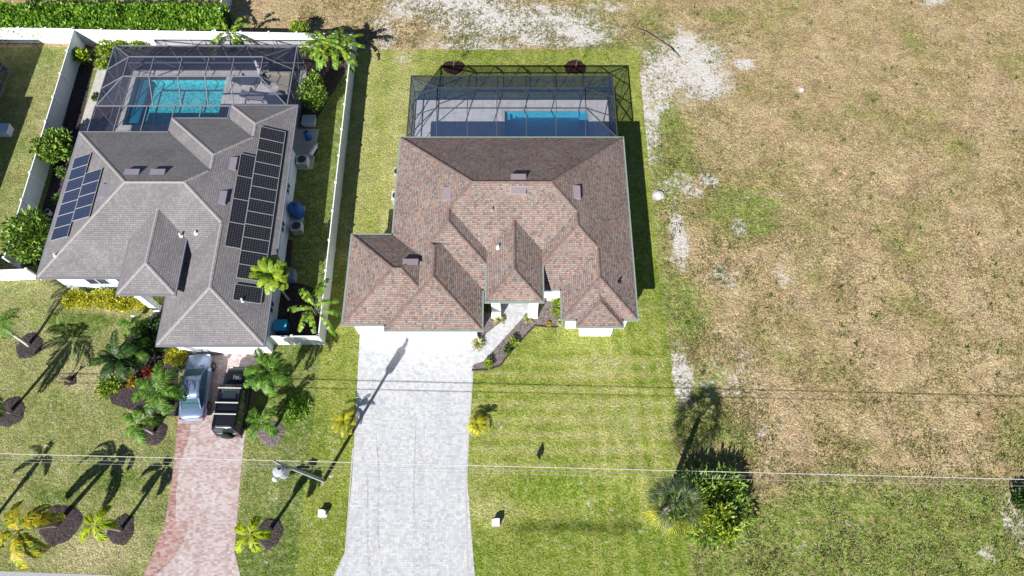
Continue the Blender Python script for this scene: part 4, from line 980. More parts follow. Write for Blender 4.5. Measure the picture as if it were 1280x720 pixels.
palm('bushy_palm', 'young palm in a grey mulch ring beside the rear of the black off-road car', (340, 542), (326, 528), 1.9, 10, 1.55, M['palmgreen'], ll=.40, lw=.08, nl=24)
palm('dwarf_palm', 'small yellow-green palm beside the left edge of the pale driveway', (436, 530), (430, 526), .9, 13, 1.05, M['yellowpalm'], ll=.22, lw=.05, nl=16, elev=(.2, 1.2), group='small yellow-green palms beside the pale driveway')
palm('dwarf_palm', 'small yellow-green palm beside the right edge of the pale driveway', (598, 532), (597, 530), .7, 14, .9, M['yellowpalm'], ll=.2, lw=.05, nl=16, elev=(.2, 1.2), group='small yellow-green palms beside the pale driveway')
# palm between the houses, crown over the roof edge
palm('patio_tree', 'round-headed lime tree rising beside the grey roof at the end of the black solar panels', (361, 375), (338, 343), 3.6, 36, 1.35, M['lime'], ll=.36, lw=.16, nl=20, elev=(-.3, 1.3), droop=(.5, 1.1), trunk_r=(.09, .05), tm=M['palm_trunk_pale'], cat='tree')
broad('banana_plant', 'banana plant with long splayed leaves in the corner of the fence between the houses', (398, 396), (389, 385), 2.2, 6, 2.3, .45, M['banana'], stems=2)
broad('banana_plant', 'broad-leaved plant leaning over the fence above the light grey cage', (288, 59), (280, 38), 2.1, 6, 2.3, .45, M['banana'], stems=2)
broad('bird_of_paradise', 'clump of tall broad-leaved plants in the fence corner right of the light grey cage', (420, 72), (410, 55), 2.5, 8, 2.5, .45, M['banana'], stems=6, sr=1.0)
broad('bird_of_paradise', 'yellowing broad-leaved plant overhanging the top right corner of the light grey cage', (396, 74), (392, 58), 1.9, 7, 1.6, .30, M['lime'], stems=2)
bush('yellow_shrub', 'yellow-green leafy shrub rising above the fence near its top right corner', 'shrub', 373, 33, 1.9, 15, 900, M['lime'])
bush('climbing_shrub', 'tall pale green shrub beside the right wall of the light grey cage', 'shrub', 391, 110, 2.6, 34, 3200, M['tree'], stretch=.6, lumps=11)
bush('side_tree', 'bushy light green tree overlapping the west fence beside the blue solar panels', 'tree', 65, 180, 2.6, 27, 1900, M['tree'], L=(.2, .42), group='bushy trees over the west fence')
bush('side_tree', 'large loose green tree over the west fence at the left edge', 'tree', 30, 293, 2.8, 35, 2600, M['tree'], L=(.2, .42), group='bushy trees over the west fence')
bush('fence_shrub', 'small broad-leaved shrub against the top of the west fence', 'shrub', 100, 68, 1.3, 11, 300, M['lime'], L=(.3, .5))
for q in ((130, 60, .9, 16, 'yellow-green shrub at the top left corner of the light grey cage'), (150, 54, .6, 12, 'low yellow-green shrub along the fence above the cage, second from the left'), (172, 54, .6, 12, 'low yellow-green shrub along the fence above the cage, right of two like it'), (128, 80, .6, 11, 'low yellow-green shrub on the pale strip beside the cage corner')):
    bush('low_shrub', q[4], 'shrub', q[0], q[1], q[2], q[3], 500, M['lime'], group='low yellow-green shrubs round the cage corner')
for i, q in enumerate(((77, 215, 9, 'small shrub between the west fence and the blue solar panels, nearest the top tree'), (72, 250, 8, 'small shrub beside the pot in the west side bed'), (120, 120, 6, 'small shrub on the pale strip beside the cage'))):
    bush('low_shrub', q[3], 'shrub', q[0], q[1], .7, q[2], 260, M['green'], group='small shrubs of the west side bed')
# yellow hedge in front of house 1
yh = empty('yellow_hedge', P3(130, 375), 0, 'low clipped yellow-green hedge in front of the grey-roofed house', 'hedge'); ox, oy = yh.location.x, yh.location.y
bl = []
for k in range(40):
    t_ = rnd(); px_ = 82 + 108 * t_; wdt = 12 if t_ < .75 else 8; x, y = P(px_, 373 + (6 * (t_ - .3)) + U(-wdt, wdt) * .62, .7); bl.append((x - ox, y - oy, .55 + U(-.1, .12), .5, .42, .3))
V, F = leaf_cloud(7500, bl, (.10, .2), .6, .5); np_mesh('foliage', V, F, M['yellow'], yh); m = MB()
for b in bl[::2]: m.tube([(b[0], b[1], 0), (b[0] + .05, b[1], .5)], .02, 5)
m.build('stems', M['wood'], yh)
bush('round_shrub', 'round yellow variegated shrub below the garage corner of the grey-roofed house', 'shrub', 218, 443, .9, 17, 1800, M['yellow'], L=(.1, .2))
# thicket left of driveway
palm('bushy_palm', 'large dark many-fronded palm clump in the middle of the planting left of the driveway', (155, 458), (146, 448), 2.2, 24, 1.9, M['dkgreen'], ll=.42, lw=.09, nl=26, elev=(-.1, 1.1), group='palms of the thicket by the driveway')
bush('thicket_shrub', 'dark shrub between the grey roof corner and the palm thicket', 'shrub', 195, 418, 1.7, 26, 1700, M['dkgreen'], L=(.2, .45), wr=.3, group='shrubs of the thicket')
palm('bushy_palm', 'small feathery palm in front of the entry roof at the top of the thicket', (172, 418), (166, 408), 1.7, 12, 1.35, M['palmgreen'], ll=.36, lw=.05, nl=22, group='palms of the thicket by the driveway')
palm('bushy_palm', 'feathery palm in the thicket just above the small yellow and red plants', (172, 448), (168, 440), 1.8, 12, 1.4, M['palmgreen'], ll=.40, lw=.08, nl=24, group='palms of the thicket by the driveway')
bush('red_plant', 'small deep red leafed plant at the right edge of the thicket', 'plant', 184, 464, .8, 6, 160, M['red_leaf'], L=(.2, .4), trunk=False, wr=.3)
bush('orange_plant', 'small orange and yellow leafed plant at the lower edge of the thicket', 'plant', 165, 477, .6, 6, 140, M['orange_leaf'], L=(.2, .4), trunk=False, wr=.3)
bush('lime_plant', 'low lime groundcover plant at the lower left of the thicket', 'plant', 135, 480, .4, 16, 500, M['lime'], trunk=False)
bush('fern_clump', 'low bright green weedy clump in the lawn right of the black off-road car', 'plant', 370, 510, .16, 19, 700, M['hedge'], trunk=False, wr=.3, L=(.15, .35))
# sabal palm and companion shrub on the lot line
def sabal(label, base_px, top_px, h):
    bx, by = P(*base_px); tx, ty = P(*top_px, h); r = empty('fan_palm', (bx, by, 0), 0, label, 'palm tree'); dx, dy = tx - bx, ty - by
    m = MB(); m.tube([(0, 0, 0), (dx * .5, dy * .5, h * .5), (dx, dy, h)], [.19, .16, .15], 12); m.build('trunk', M['palm_trunk'], r, smooth=True)
    V, F = [], []; mi = []
    for k in range(38):
        az = k * 2.4; e = 1.35 - 2.0 * (k / 38) ** .8; pl = U(.8, 1.15); c = np.array([dx, dy, h]); d = np.array([math.cos(az) * math.cos(e), math.sin(az) * math.cos(e), math.sin(e)]); hub = c + d * pl
        sd = np.array([-math.sin(az), math.cos(az), 0.]); up_ = np.cross(sd, d)
        kk = len(V); V += [c + sd * .02, c - sd * .02, hub - sd * .02, hub + sd * .02]; F.append((kk, kk + 1, kk + 2, kk + 3)); mi.append(0)
        for j in range(17):
            a = -1.35 + 2.7 * j / 16; q = d * math.cos(a) + sd * math.sin(a); L = 1.0 * (.7 + .3 * math.cos(a)) * U(.8, 1.15); tip = hub + q * L - np.array([0, 0, L * U(.15, .4)]); mid = hub + q * L * .5 + up_ * -.02
            wv = np.cross(q, up_); wv = wv / np.linalg.norm(wv) * .024; kk = len(V); V += [hub, mid + wv, tip, mid - wv]; F.append((kk, kk + 1, kk + 2, kk + 3)); mi.append(1 if (k > 20 and math.sin(az) < .2) else 0)
    np_mesh('crown', np.array(V), np.array(F), None, r, mi=mi, mats=[M['silver'], M['yellowpalm']])
sabal('silvery fan palm with a long trunk shadow at the edge of the dry field', (827, 641), (845, 630), 4.7)
sh_ = bush('large_shrub', 'wide green and yellow shrub touching the silvery fan palm by the dry field', 'shrub', 889, 632, 1.45, 46, 3600, M['tree'], L=(.3, .62), wr=.24, lumps=17)
c_ = P(884, 660, 1.6); V, F = leaf_cloud(1000, [(c_[0] - sh_.location.x + U(-1.9, 1.5), c_[1] - sh_.location.y + U(-.5, 1.1), 1.6 + U(-.5, .35), .4, .34, .3) for _ in range(17)], (.22, .48), .3); np_mesh('new_growth', V, F, M['newgrowth'], sh_)
bush('field_shrub', 'dark little shrub at the right edge beside the wires', 'shrub', 1278, 622, .7, 13, 500, M['dkgreen'])
# saplings in brown mulch rings behind cage 2
def sapling(label, px, py, h, n, tx, ty):
    r = empty('sapling', P3(px, py), 0, label, 'sapling', 'young trees behind the dark cage'); m = MB()
    lx, ly = tx, ty; m.tube([(0, 0, 0), (lx * .5, ly * .5, h * .5), (lx, ly, h)], [.03, .022, .012], 6)
    for k in range(6): a = k * 1.3; z = h * (.45 + .09 * k); f_ = z / h; m.tube([(lx * f_, ly * f_, z), (lx * f_ + math.cos(a) * .28, ly * f_ + math.sin(a) * .28, z + .25)], [.012, .006], 5)
    m.build('trunk', M['wood'], r); V, F = leaf_cloud(n, [(lx, ly, h * .85, .35, .35, h * .22)], (.1, .2), .4, .2); np_mesh('crown', V, F, M['lime'], r)
sapling('thin leafy sapling in the brown mulch ring behind the left end of the dark cage', 567, 86, 1.5, 60, .1, .1); sapling('thin bare sapling in the brown mulch ring behind the right end of the dark cage', 719, 87, 2.1, 22, .15, .1)
# garden bed plants
def tuft(label, px, py, rpx, mat, n=60, h=.5, group='small plants of the front bed', name='bed_plant'):
    x, y = P(px, py, .2); r = empty(name, (x, y, .03), 0, label, 'plant', group); R_ = rpx * .056
    a = np.random.uniform(0, 6.283, n); e = np.random.uniform(.15, 1.3, n); d = np.stack([np.cos(a) * np.cos(e), np.sin(a) * np.cos(e), np.sin(e)], 1)
    L = R_ * np.random.uniform(.7, 1.1, n); b = np.zeros((n, 3)); b[:, :2] = d[:, :2] * .05; b[:, 2] = .05
    # two-segment arching blades
    sd = np.stack([-np.sin(a), np.cos(a), 0 * a], 1) * (.045 if n > 40 else .08); mid = b + d * (L * .55)[:, None]; tip = b + d * L[:, None]; tip[:, 2] = np.maximum(tip[:, 2] - L * .35, .03)
    V = np.concatenate([np.stack([b - sd * .5, b + sd * .5, mid + sd, mid - sd], 1).reshape(-1, 3), np.stack([mid - sd, mid + sd, tip + sd * .15, tip - sd * .15], 1).reshape(-1, 3)]); F = np.arange(len(V)).reshape(-1, 4)
    np_mesh('leaves', V, F, mat, r)
    m = MB(); m.tube([(0, 0, -.02), (0, 0, .14)], .03, 6); m.build('stem', M['wood'], r)
for px, py, rp, mt, lb in ((598, 429, 11, 'variegated', 'pale spiky plant at the garage corner of the brown-roofed house'), (624, 399, 9, 'variegated', 'pale spiky plant beside the left entry column'), (660, 398, 8, 'variegated', 'pale spiky plant beside the right entry column'), (700, 402, 7, 'variegated', 'pale spiky plant at the right end of the front bed'),
                           (686, 404, 4, 'orange_leaf', 'tiny orange plant near the right end of the front bed'), (676, 378, 6, 'variegated', 'small pale plant under the raised entry roof corner')):
    tuft(lb, px, py, rp, M[mt])
for px, py, rp, lb in ((695, 378, 7, 'bright green shrub in the front bed below the white side wall'), (695, 390, 7, 'bright green shrub in the front bed, lower of two touching ones'), (642, 427, 7, 'bright green shrub along the front walk, uppermost of three'), (634, 438, 5, 'small dark green shrub along the front walk, middle of three'), (611, 454, 7, 'bright green shrub at the lower end of the front walk bed'), (607, 385, 5, 'shaded green shrub between the garage and the entry')):
    bush('bed_shrub', lb, 'shrub', px, py, .55, rp, 300, M['green'] if rp < 6 else M['lime'], L=(.08, .18), lumps=5, group='green shrubs of the front bed')
# dead stump plant
r = empty('dead_stump', P3(88, 476), 0, 'small dead cut stump in its own mulch patch on the west lawn', 'stump'); m = MB(); m.tube([(0, 0, 0), (0, 0, .35), (.03, .02, .75)], [.16, .12, .10], 9); m.build('stump', M['wood'], r)
m = MB(); 
for k in range(7): a = k * .9; m.tube([(0, 0, .6), (math.cos(a) * .2, math.sin(a) * .2, .95), (math.cos(a) * .38, math.sin(a) * .38, .85)], [.03, .02, .01], 5)
m.build('dry_fronds', simple('dry_frond', (.28, .20, .15), .9), r)

# ------------------------------------------------------------------ utility pole and wires
bx, by = P(404.5, 601); tx, ty = P(345, 577.5, 8.2); r = empty('utility_pole', (bx, by, 0), 0, 'leaning concrete utility pole with a grey transformer can between the two driveways', 'utility pole')
dx, dy = tx - bx, ty - by; m = MB(); A = [(-.095, -.095), (.095, -.095), (.095, .095), (-.095, .095)]
B = [(x * .6 + dx, y * .6 + dy) for x, y in A]
for i in range(4): j = (i + 1) % 4; m.face([A[i] + (0,), A[j] + (0,), B[j] + (8.2,), B[i] + (8.2,)])
m.face([p + (8.2,) for p in B]); m.build('pole', M['concrete_pole'], r, bevel=.01)
L_ = lambda z: (dx * z / 8.2, dy * z / 8.2)
x, y = P(346.5, 588.0, 7.6); x -= bx; y -= by; m = MB(); m.lathe((x, y, 6.3), [(0, 0), (.27, 0), (.29, .05), (.29, 1.0), (.32, 1.02), (.32, 1.08), (.2, 1.2), (0, 1.22)], 20); tc = m.build('transformer', simple('transformer_paint', (.45, .49, .52), .4, .2), r, smooth=False)
m = MB(); m.lathe((x + .1, y + .08, 7.5), [(.05, 0), (.05, .12), (.08, .14), (.04, .2), (.08, .22), (.04, .28), (.07, .3), (.02, .42), (0, .42)], 10); m.build('bushing', M['bronze'], tc)
m = MB(); q = L_(7.0); m.beam((q[0], q[1], 7.0), (x, y, 7.0), .08, .08); q = L_(6.5); m.beam((q[0], q[1], 6.5), (x, y, 6.5), .08, .08); m.build('bracket', M['grey_metal'], r)
m = MB(); q = L_(7.2); m.lathe((q[0] - .35, q[1] - .75, 6.9), [(0, 0), (.14, 0), (.15, .3), (.06, .42), (0, .42)], 12); m.beam((q[0], q[1], 7.1), (q[0] - .35, q[1] - .75, 7.15), .05, .05); m.build('cutout_fuse', simple('fuse_grey', (.5, .54, .56), .4), r)
m = MB(); q = L_(8.0); m.tube([(q[0], q[1], 7.9), (q[0], q[1], 8.6)], .03, 6); m.lathe((q[0], q[1], 8.4), [(.03, 0), (.07, .03), (.03, .1), (.07, .13), (.02, .2)], 8); m.build('insulator', M['concrete_pole'], r)
def wire(label, pix, h, rad, mat):
    m = MB(); pts = []; n = 60
    A_ = P(pix[0][0], pix[0][1], h); B_ = P(pix[1][0], pix[1][1], h)
    for i in range(n + 1):
        t_ = i / n; pts.append((A_[0] + (B_[0] - A_[0]) * t_, A_[1] + (B_[1] - A_[1]) * t_, h + .5 * (2 * t_ - 1) ** 2 * 0))
    m.tube(pts, rad, 6); tag(m.build('overhead_wire', mat), label, 'wire', 'overhead wires crossing the front yards')
wm = simple('wire_bright', (.45, .45, .44), .5, var=.1); wg = simple('wire_grey', (.30, .31, .32), .5, var=.1)
wire('thick pale overhead wire crossing the whole picture, upper of the wires', ((-100, 564.4), (1400, 602.2)), 4.95, .020, wm)
wire('thin grey overhead wire running just below the thick pale wire', ((-100, 570.5), (1400, 605.5)), 4.6, .009, wg)
wire('thin grey overhead wire, lowest of the three wires', ((-100, 574.5), (1400, 610.5)), 4.8, .008, wg)

# ------------------------------------------------------------------ small yard things
def pedestal_box(label, px, py, rz):
    x, y = P(px, py); r = empty('utility_box', (x, y, 0), rz, label, 'utility box', 'white utility boxes in the front lawns')
    m = MB(); pts = [(-.22, -.20), (.06, -.20), (.22, -.10), (.22, .10), (.06, .20), (-.22, .20)]; m.prism(pts, 0, .34); m.prism([(a * 1.06, b * 1.06) for a, b in pts], .34, .39); m.build('housing', M['white_metal'], r, bevel=.015)
    m = MB(); m.box(-.28, .28, -.25, .25, 0, .04); m.build('base_pad', M['concrete'], r)
pedestal_box('white utility box on the grass left of the pale driveway', 404, 642, 0); pedestal_box('white utility box on the grass right of the pale driveway', 620, 653, math.pi)
# black square yard sign hung cornerwise
x, y = P(673.5, 569); r = empty('yard_sign', (x, y, 0), math.radians(0), 'small black diamond-shaped yard sign in the middle of the lawn', 'sign')
m = MB(); a_ = .36; m.face([(-.16, -.02, .25), (0.05, -.40, .30), (.17, .02, .32), (0.06, .52, .30)]); m.face([(-.16, -.02, .27), (0.06, .52, .32), (.17, .02, .34), (0.05, -.40, .32)][::1])
m.build('sign_face', M['black'], r); m = MB(); m.tube([(0.02, 0.02, 0), (.02, .02, .3)], .015, 6); m.build('stake', M['black'], r)
# equipment along the east wall of house 1
def ac(label, px, py, rz=0, s=.42, h=.85):
    x, y = P(px, py, h); r = empty('air_conditioner', (x, y, .1), rz, label, 'air conditioner', 'air conditioning units on the east side'); m = MB(); m.box(-s, s, -s, s, 0, h - .1); m.build('housing', simple('ac_beige', (.55, .54, .50), .5), r, bevel=.02)
    m = MB(); 
    for k in range(6): rr = .07 + k * .05; m.tube([(rr * math.cos(t), rr * math.sin(t), h - .08) for t in np.linspace(0, 6.283, 21)], .007, 4, cap=False)
    m.build('fan_grille', M['grey_metal'], r); m = MB(); m.lathe((0, 0, h - .1), [(0, .008), (.34, .008)], 24); m.build('fan_well', M['black'], r)
    m = MB()
    for zz in np.linspace(.1, h - .2, 9): m.box(-s - .008, s + .008, -s - .008, -s + .001, zz, zz + .02)
    m.build('louvres', M['black'], r)
m = MB(); a = P(368, 162); b = P(383, 212); m.box(a[0], b[0] + .5, b[1], a[1], 0, .1); tag(m.build('equipment_pad', M['concrete']), kind='structure')
m = MB(); a = P(360, 258); b = P(374, 288); m.box(a[0], b[0] + .2, b[1], a[1], 0, .1); tag(m.build('equipment_pad', M['concrete']), kind='structure')
ac('beige pool heater with a round fan top on the concrete pad by the east wall', 377, 199, 0); ac('smaller beige air conditioner against the east wall, beside the blue tank', 370, 282, .1, .38, .8)
ac('grey air conditioner against the west wall of the brown-roofed house, the northern one', 498, 214, 0, .33, .8); ac('grey air conditioner against the west wall of the brown-roofed house, the southern one', 496, 244, 0, .40, .9)
def tank(name, label, px, py, rad, h, mat, cat):
    x, y = P(px, py, h * .7); r = empty(name, (x, y, .1), 0, label, cat); m = MB(); m.lathe((0, 0, 0), [(0, 0), (rad, 0), (rad * 1.02, .06), (rad, .1), (rad, h * .7), (rad * .85, h * .88), (rad * .4, h * .97), (0, h)], 20); b_ = m.build('vessel', mat, r, smooth=True)
    m = MB(); m.lathe((0, 0, h * .97), [(.09, 0), (.09, .08), (0, .09)], 10); m.build('cap', M['black'], r)
tank('pool_filter', 'blue dome-topped pool filter beside the equipment by the cage corner', 384, 168, .27, .9, M['blue_plastic'], 'pool filter')
tank('water_tank', 'large dark blue tank against the east wall in the side yard', 369, 260, .52, 1.3, M['blue_plastic'], 'tank')
m = MB(); x, y = P(391, 187, .5); x0_, y0_ = P(390, 172, .4); r = empty('pool_pump', (x, y, 0.1), 1.2, 'pale horizontal pool pump with pipes beside the pool heater', 'pump'); m.tube([(-.45, 0, .3), (.45, 0, .3)], .16, 12); m.build('motor', M['white_metal'], r, smooth=False)
m = MB(); m.box(-.35, .35, -.18, .18, 0, .14); m.build('foot', M['black'], r); m = MB(); m.tube([(-.5, -.3, .05), (-.5, -.3, .6), (-.2, -.3, .75), (.5, -.3, .75), (.6, -.1, .4)], .035, 8); m.build('pipe', M['white'], r)
def bx_obj(name, label, cat, px, py, sx_, sy_, h, mat, lid=None, rz=0, lidname='lid'):
    x, y = P(px, py, h); r = empty(name, (x, y, 0), rz, label, cat); m = MB(); n0 = len(m.v)
    lo, hi = .88, 1.0; A = [(-sx_ * lo, -sy_ * lo, .02), (sx_ * lo, -sy_ * lo, .02), (sx_ * lo, sy_ * lo, .02), (-sx_ * lo, sy_ * lo, .02)]; B = [(-sx_, -sy_, h * .93), (sx_, -sy_, h * .93), (sx_, sy_, h * .93), (-sx_, sy_, h * .93)]
    for i in range(4): j = (i + 1) % 4; m.face([A[i], A[j], B[j], B[i]])
    m.face(A[::-1]); m.face(B); m.build('body', mat, r)
    m = MB(); m.box(-sx_ - .03, sx_ + .03, -sy_ - .03, sy_ + .03, h * .93, h); m.build(lidname, lid or mat, r, bevel=.02)
    return r
bx_obj('storage_box', 'pale blue-grey lidded box at the corner of the light grey cage', 'storage box', 385.5, 149, .52, .42, .55, simple('box_pale', (.42, .47, .58), .5))
bx_obj('wheeled_bin', 'blue wheeled bin in the corner behind the short front fence', 'bin', 350, 406, .42, .38, 1.0, M['blue_plastic'], M['cyan_plastic'])
bx_obj('wheeled_bin', 'grey-blue wheeled bin beside the trunk of the round-headed lime tree', 'bin', 362, 342, .30, .38, 1.0, simple('bin_grey', (.20, .24, .36), .5))
bx_obj('storage_box', 'blue-white box at the left edge beyond the west fence', 'storage box', 2, 160, .5, .45, .7, simple('box_bluewhite', (.45, .52, .70), .5))
# pots
for lb, px, py, rr in (('round white plant pot in the side bed below the blue solar panels', 63, 268, .24), ('round grey plant pot beside the grey roof corner, above the other pot', 190, 407, .2), ('round grey plant pot left of the yellow variegated shrub', 193, 446, .2)):
    r = empty('plant_pot', P3(px, py), 0, lb, 'pot'); m = MB(); m.lathe((0, 0, 0), [(0, 0), (rr * .7, 0), (rr, .4), (rr, .45), (rr * .82, .45), (rr * .8, .36), (0, .36)], 18); m.build('pot', M['concrete'], r, smooth=False); m = MB(); m.lathe((0, 0, .37), [(0, 0), (rr * .8, 0)], 16); m.build('soil', M['mulch'], r)
# grill / bench by the entry of house 1
r = empty('garden_flag', P3(170, 400), 0, 'small white and blue garden flag on a stake below the yellow hedge', 'flag'); m = MB(); m.tube([(0, 0, 0), (0, 0, .9)], .015, 6); m.tube([(0, 0, .88), (.35, .1, .88)], .012, 6); m.build('stake', M['black'], r)
m = MB(); m.box(.02, .35, -.012, .012, .4, .86); m.box(.02, .35, -.016, .016, .52, .62, 1); m.build('flag', [M['white'], M['blue_plastic']], r)
bp_ = [P3(792, 36, .06), P3(806, 40, .12), P3(822, 50, .1), P3(838, 60, .14), P3(850, 72, .05)]; r = empty('fallen_branch', bp_[0], 0, 'long dark fallen branch lying on the sand patch behind the dark cage', 'branch')
T_ = [tuple(np.array(q) - np.array((bp_[0][0], bp_[0][1], 0))) for q in bp_]; m = MB(); m.tube(T_, [.09, .08, .07, .05, .02], 7); m.build('limb', M['wood'], r)
for k, (dx_, dy_) in enumerate(((.5, .6), (-.3, -.7), (.8, .2), (.1, -.6))): q = T_[k]; m = MB(); m.tube([q, (q[0] + dx_, q[1] + dy_, q[2] + .25), (q[0] + dx_ * 1.6, q[1] + dy_ * 1.5, q[2] + .2)], [.04, .025, .01], 6); m.build('twig', M['wood'], r)
# rocks in the field
for lb, px, py, s_ in (('pale rounded rock at the edge of the dry field beside the house shadow', 824, 244, .38), ('small white rock in the dry field right of the big sand patch', 1002, 112, .22)):
    m = MB(); prof = [(0, -.05), (s_ * .9, -.04), (s_, s_ * .2), (s_ * .7, s_ * .5), (0, s_ * .62)]; m.lathe((0, 0, 0), prof, 9)
    m.v = [(a + U(-.12, .12) * s_, b + U(-.12, .12) * s_, max(c + U(-.06, .06) * s_, -.06)) for a, b, c in m.v]
    o = m.build('rock', simple('pale_rock', (.5, .47, .44), .9, var=.2, scale=5, bump=.5)); o.location = P3(px, py); tag(o, lb, 'rock')

# ------------------------------------------------------------------ neighbour at the far left: only its cage corner and shadow reach the frame
H3 = empty('house', (0, 0, 0), 0, 'neighbouring house beyond the left edge, its cage corner just in view', 'house')
ex = P(40, 122)[0] - 2.01; v3 = [Hip(ex - 15, ex, 10, P(40, 122)[1] - 3.78, 3.0, .42)]
build_roof(v3, idn, M['roof_grey'], M['cap_grey'], H3); xx0, xx1, yy0, yy1 = v3[0].r
outline(H3, [(xx0, yy0), (xx1, yy0), (xx1, yy1), (xx0, yy1)], 3.0, idn, M['bronze'], M['grey_metal']); walls(H3, [(xx0, yy0), (xx1, yy0), (xx1, yy1), (xx0, yy1)], 2.84, idn, M['wall_sky_tint'], .42)
cx1, cy1 = P(13, 90)
cage('dark cage at the left edge, only its corner beam in view', (cx1 - 12, cx1, yy1 + .1, cy1), (cx1 - 10.5, cx1 - 1.6, yy1 + 1.5, cy1 - 1.5), 2.9, 4.0, [cx1 - 8, cx1 - 5], [], M['grey_metal'], screen('dense_screen', (.03, .035, .05), .8), 3, 0)

# ------------------------------------------------------------------ cars
def loft(sections, mat_fn=None):
    m = MB(); n = len(sections[0])
    for s_ in sections: m.v += s_
    for i in range(len(sections) - 1):
        for k in range(n - 1):
            a = i * n + k; m.f.append((a, a + 1, a + n + 1, a + n)); m.mi.append(mat_fn(i, k) if mat_fn else 0); m.uv.append(None)
    for i in (0, len(sections) - 1):
        f_ = tuple(i * n + k for k in range(n)); m.f.append(f_[::-1] if i else f_); m.mi.append(0); m.uv.append(None)
    return m
def wheel(root, x, y, R_, w_, side):
    m = MB(); prof = [(R_ * .62, -w_ / 2), (R_ * .95, -w_ / 2), (R_, -w_ / 3), (R_, w_ / 3), (R_ * .95, w_ / 2), (R_ * .62, w_ / 2)]; m.lathe((0, 0, 0), prof + [prof[0]], 24)
    m.v = [(a, c, b) for a, b, c in m.v]; r = empty('wheel', (x, y, R_)); r.parent = root
    m.build('tyre', M['rubber'], r, smooth=False)
    m = MB(); m.lathe((0, 0, 0), [(0, w_ * .30), (R_ * .2, w_ * .32), (R_ * .64, w_ * .42), (R_ * .64, -w_ * .4), (0, -w_ * .4)], 20)
    for k in range(5): a = k * 1.2566; m.beam((0, 0, w_ * .38), (R_ * .6 * math.cos(a), R_ * .6 * math.sin(a), w_ * .42), .05, .03)
    m.v = [(a, (c if side > 0 else -c), b) for a, b, c in m.v]; m.build('rim', M['chrome'], r)
def paint(name, col, metal=.5):
    t = NT(name); m = t.done(col, .38, metal, .4); t.b.inputs['Coat Weight'].default_value = .5; t.b.inputs['Coat Roughness'].default_value = .05; return m
def car(label, px_front, px_rear, st, gh, body, wid, glassmat, wr, wx, parts, trim):
    """stations st: (x, halfwidth, z_low, z_belt, z_top_center)"""
    f = Vector(P3(*px_front, .6)); b = Vector(P3(*px_rear, .6)); c = (f + b) / 2; ang = math.atan2(f.y - b.y, f.x - b.x); root = empty('parked_car', (c.x, c.y, 0), ang, label, 'car')
    secs = []
    for x, hw, zl, zb, zt in st:
        secs.append([(x, -hw * .90, zl), (x, -hw * .99, zl + .12), (x, -hw, (zl + zb) / 2), (x, -hw * .97, zb - .06), (x, -hw * .86, zb), (x, -hw * .5, zt - .01), (x, 0, zt), (x, hw * .5, zt - .01), (x, hw * .86, zb), (x, hw * .97, zb - .06), (x, hw, (zl + zb) / 2), (x, hw * .99, zl + .12), (x, hw * .90, zl)])
    bo = loft(secs).build('body', body, root, smooth=True); sb = bo.modifiers.new('s', 'SUBSURF'); sb.levels = 1; sb.render_levels = 2
    # greenhouse: gh stations (x, halfwidth bottom, z bottom, halfwidth top, z top)
    g = []; 
    for x, hb, zb, ht, zt in gh: g.append([(x, -hb, zb), (x, -(hb + ht) / 2, (zb + zt) / 2), (x, -ht, zt - .015), (x, 0, zt), (x, ht, zt - .015), (x, (hb + ht) / 2, (zb + zt) / 2), (x, hb, zb)])
    loft(g).build('windows', glassmat, root, smooth=False)
    # roof skin
    rs = [q for q in gh if q[4] > max(z[4] for z in gh) - .10]
    m = MB(); n_ = 7; secs2 = [[(x, ht * (j / 3 - 1), zt + .018 - .02 * abs(j / 3 - 1) ** 2) for j in range(n_)] for x, hb, zb, ht, zt in rs]
    r_ = loft(secs2); r_.f = r_.f[:-2]; r_.mi = r_.mi[:-2]; r_.uv = r_.uv[:-2]; ro = r_.build('roof', body, root, smooth=True); so = ro.modifiers.new('t', 'SOLIDIFY'); so.thickness = .03; so.offset = 0
    for sd in (-1, 1):   # pillars
        m = MB(); 
        fr_, re_ = rs[-1], rs[0]; f0, r0 = gh[-1], gh[0]
        m.beam((f0[0], sd * f0[1] * .98, f0[2]), (fr_[0], sd * fr_[3], fr_[4]), .06, .06); m.beam((r0[0], sd * r0[1] * .98, r0[2]), (re_[0], sd * re_[3], re_[4]), .07, .07)
        mx_ = (fr_[0] + re_[0]) / 2; m.beam((mx_, sd * (gh[1][1] + .01), gh[1][2]), (mx_, sd * (fr_[3] + .01), fr_[4]), .07, .05); m.beam((fr_[0], sd * fr_[3], fr_[4]), (re_[0], sd * re_[3], re_[4]), .05, .05)
        m.build('pillar', trim, root)
    for x in wx:
        for sd in (-1, 1): wheel(root, x, sd * (wid / 2 - .08), wr, .23, sd)
    for sd in (-1, 1):
        xm = gh[-1][0] - .15; m = MB(); m.box(xm - .08, xm + .08, sd * (wid / 2 - .02), sd * (wid / 2 + .20), .95, 1.1); m.build('mirror', body, root, bevel=.03)
    for fn in parts: fn(root)
    return root
silver = paint('silver_blue_paint', (.17, .225, .345), .35); blackp = paint('black_paint', (.010, .011, .018), .3); cglass = simple('car_glass', (.02, .035, .04), .05, spec=.8); cglass2 = simple('car_glass_green', (.045, .10, .13), .7, spec=.05)
def pbox(name, q, mat, bev=.02):
    def f_(root): m = MB(); m.box(*q); m.build(name, mat, root, bevel=bev)
    return f_
sed = [(-2.30, .62, .45, .72, .74), (-2.26, .80, .32, .84, .90), (-2.0, .87, .25, .92, 1.0), (-1.45, .90, .22, .95, 1.02), (-.6, .91, .22, .94, .98), (.4, .91, .22, .92, .96), (1.1, .90, .22, .88, .93), (1.7, .87, .22, .80, .85), (2.1, .80, .25, .70, .74), (2.3, .62, .32, .58, .60), (2.34, .40, .40, .50, .50)]
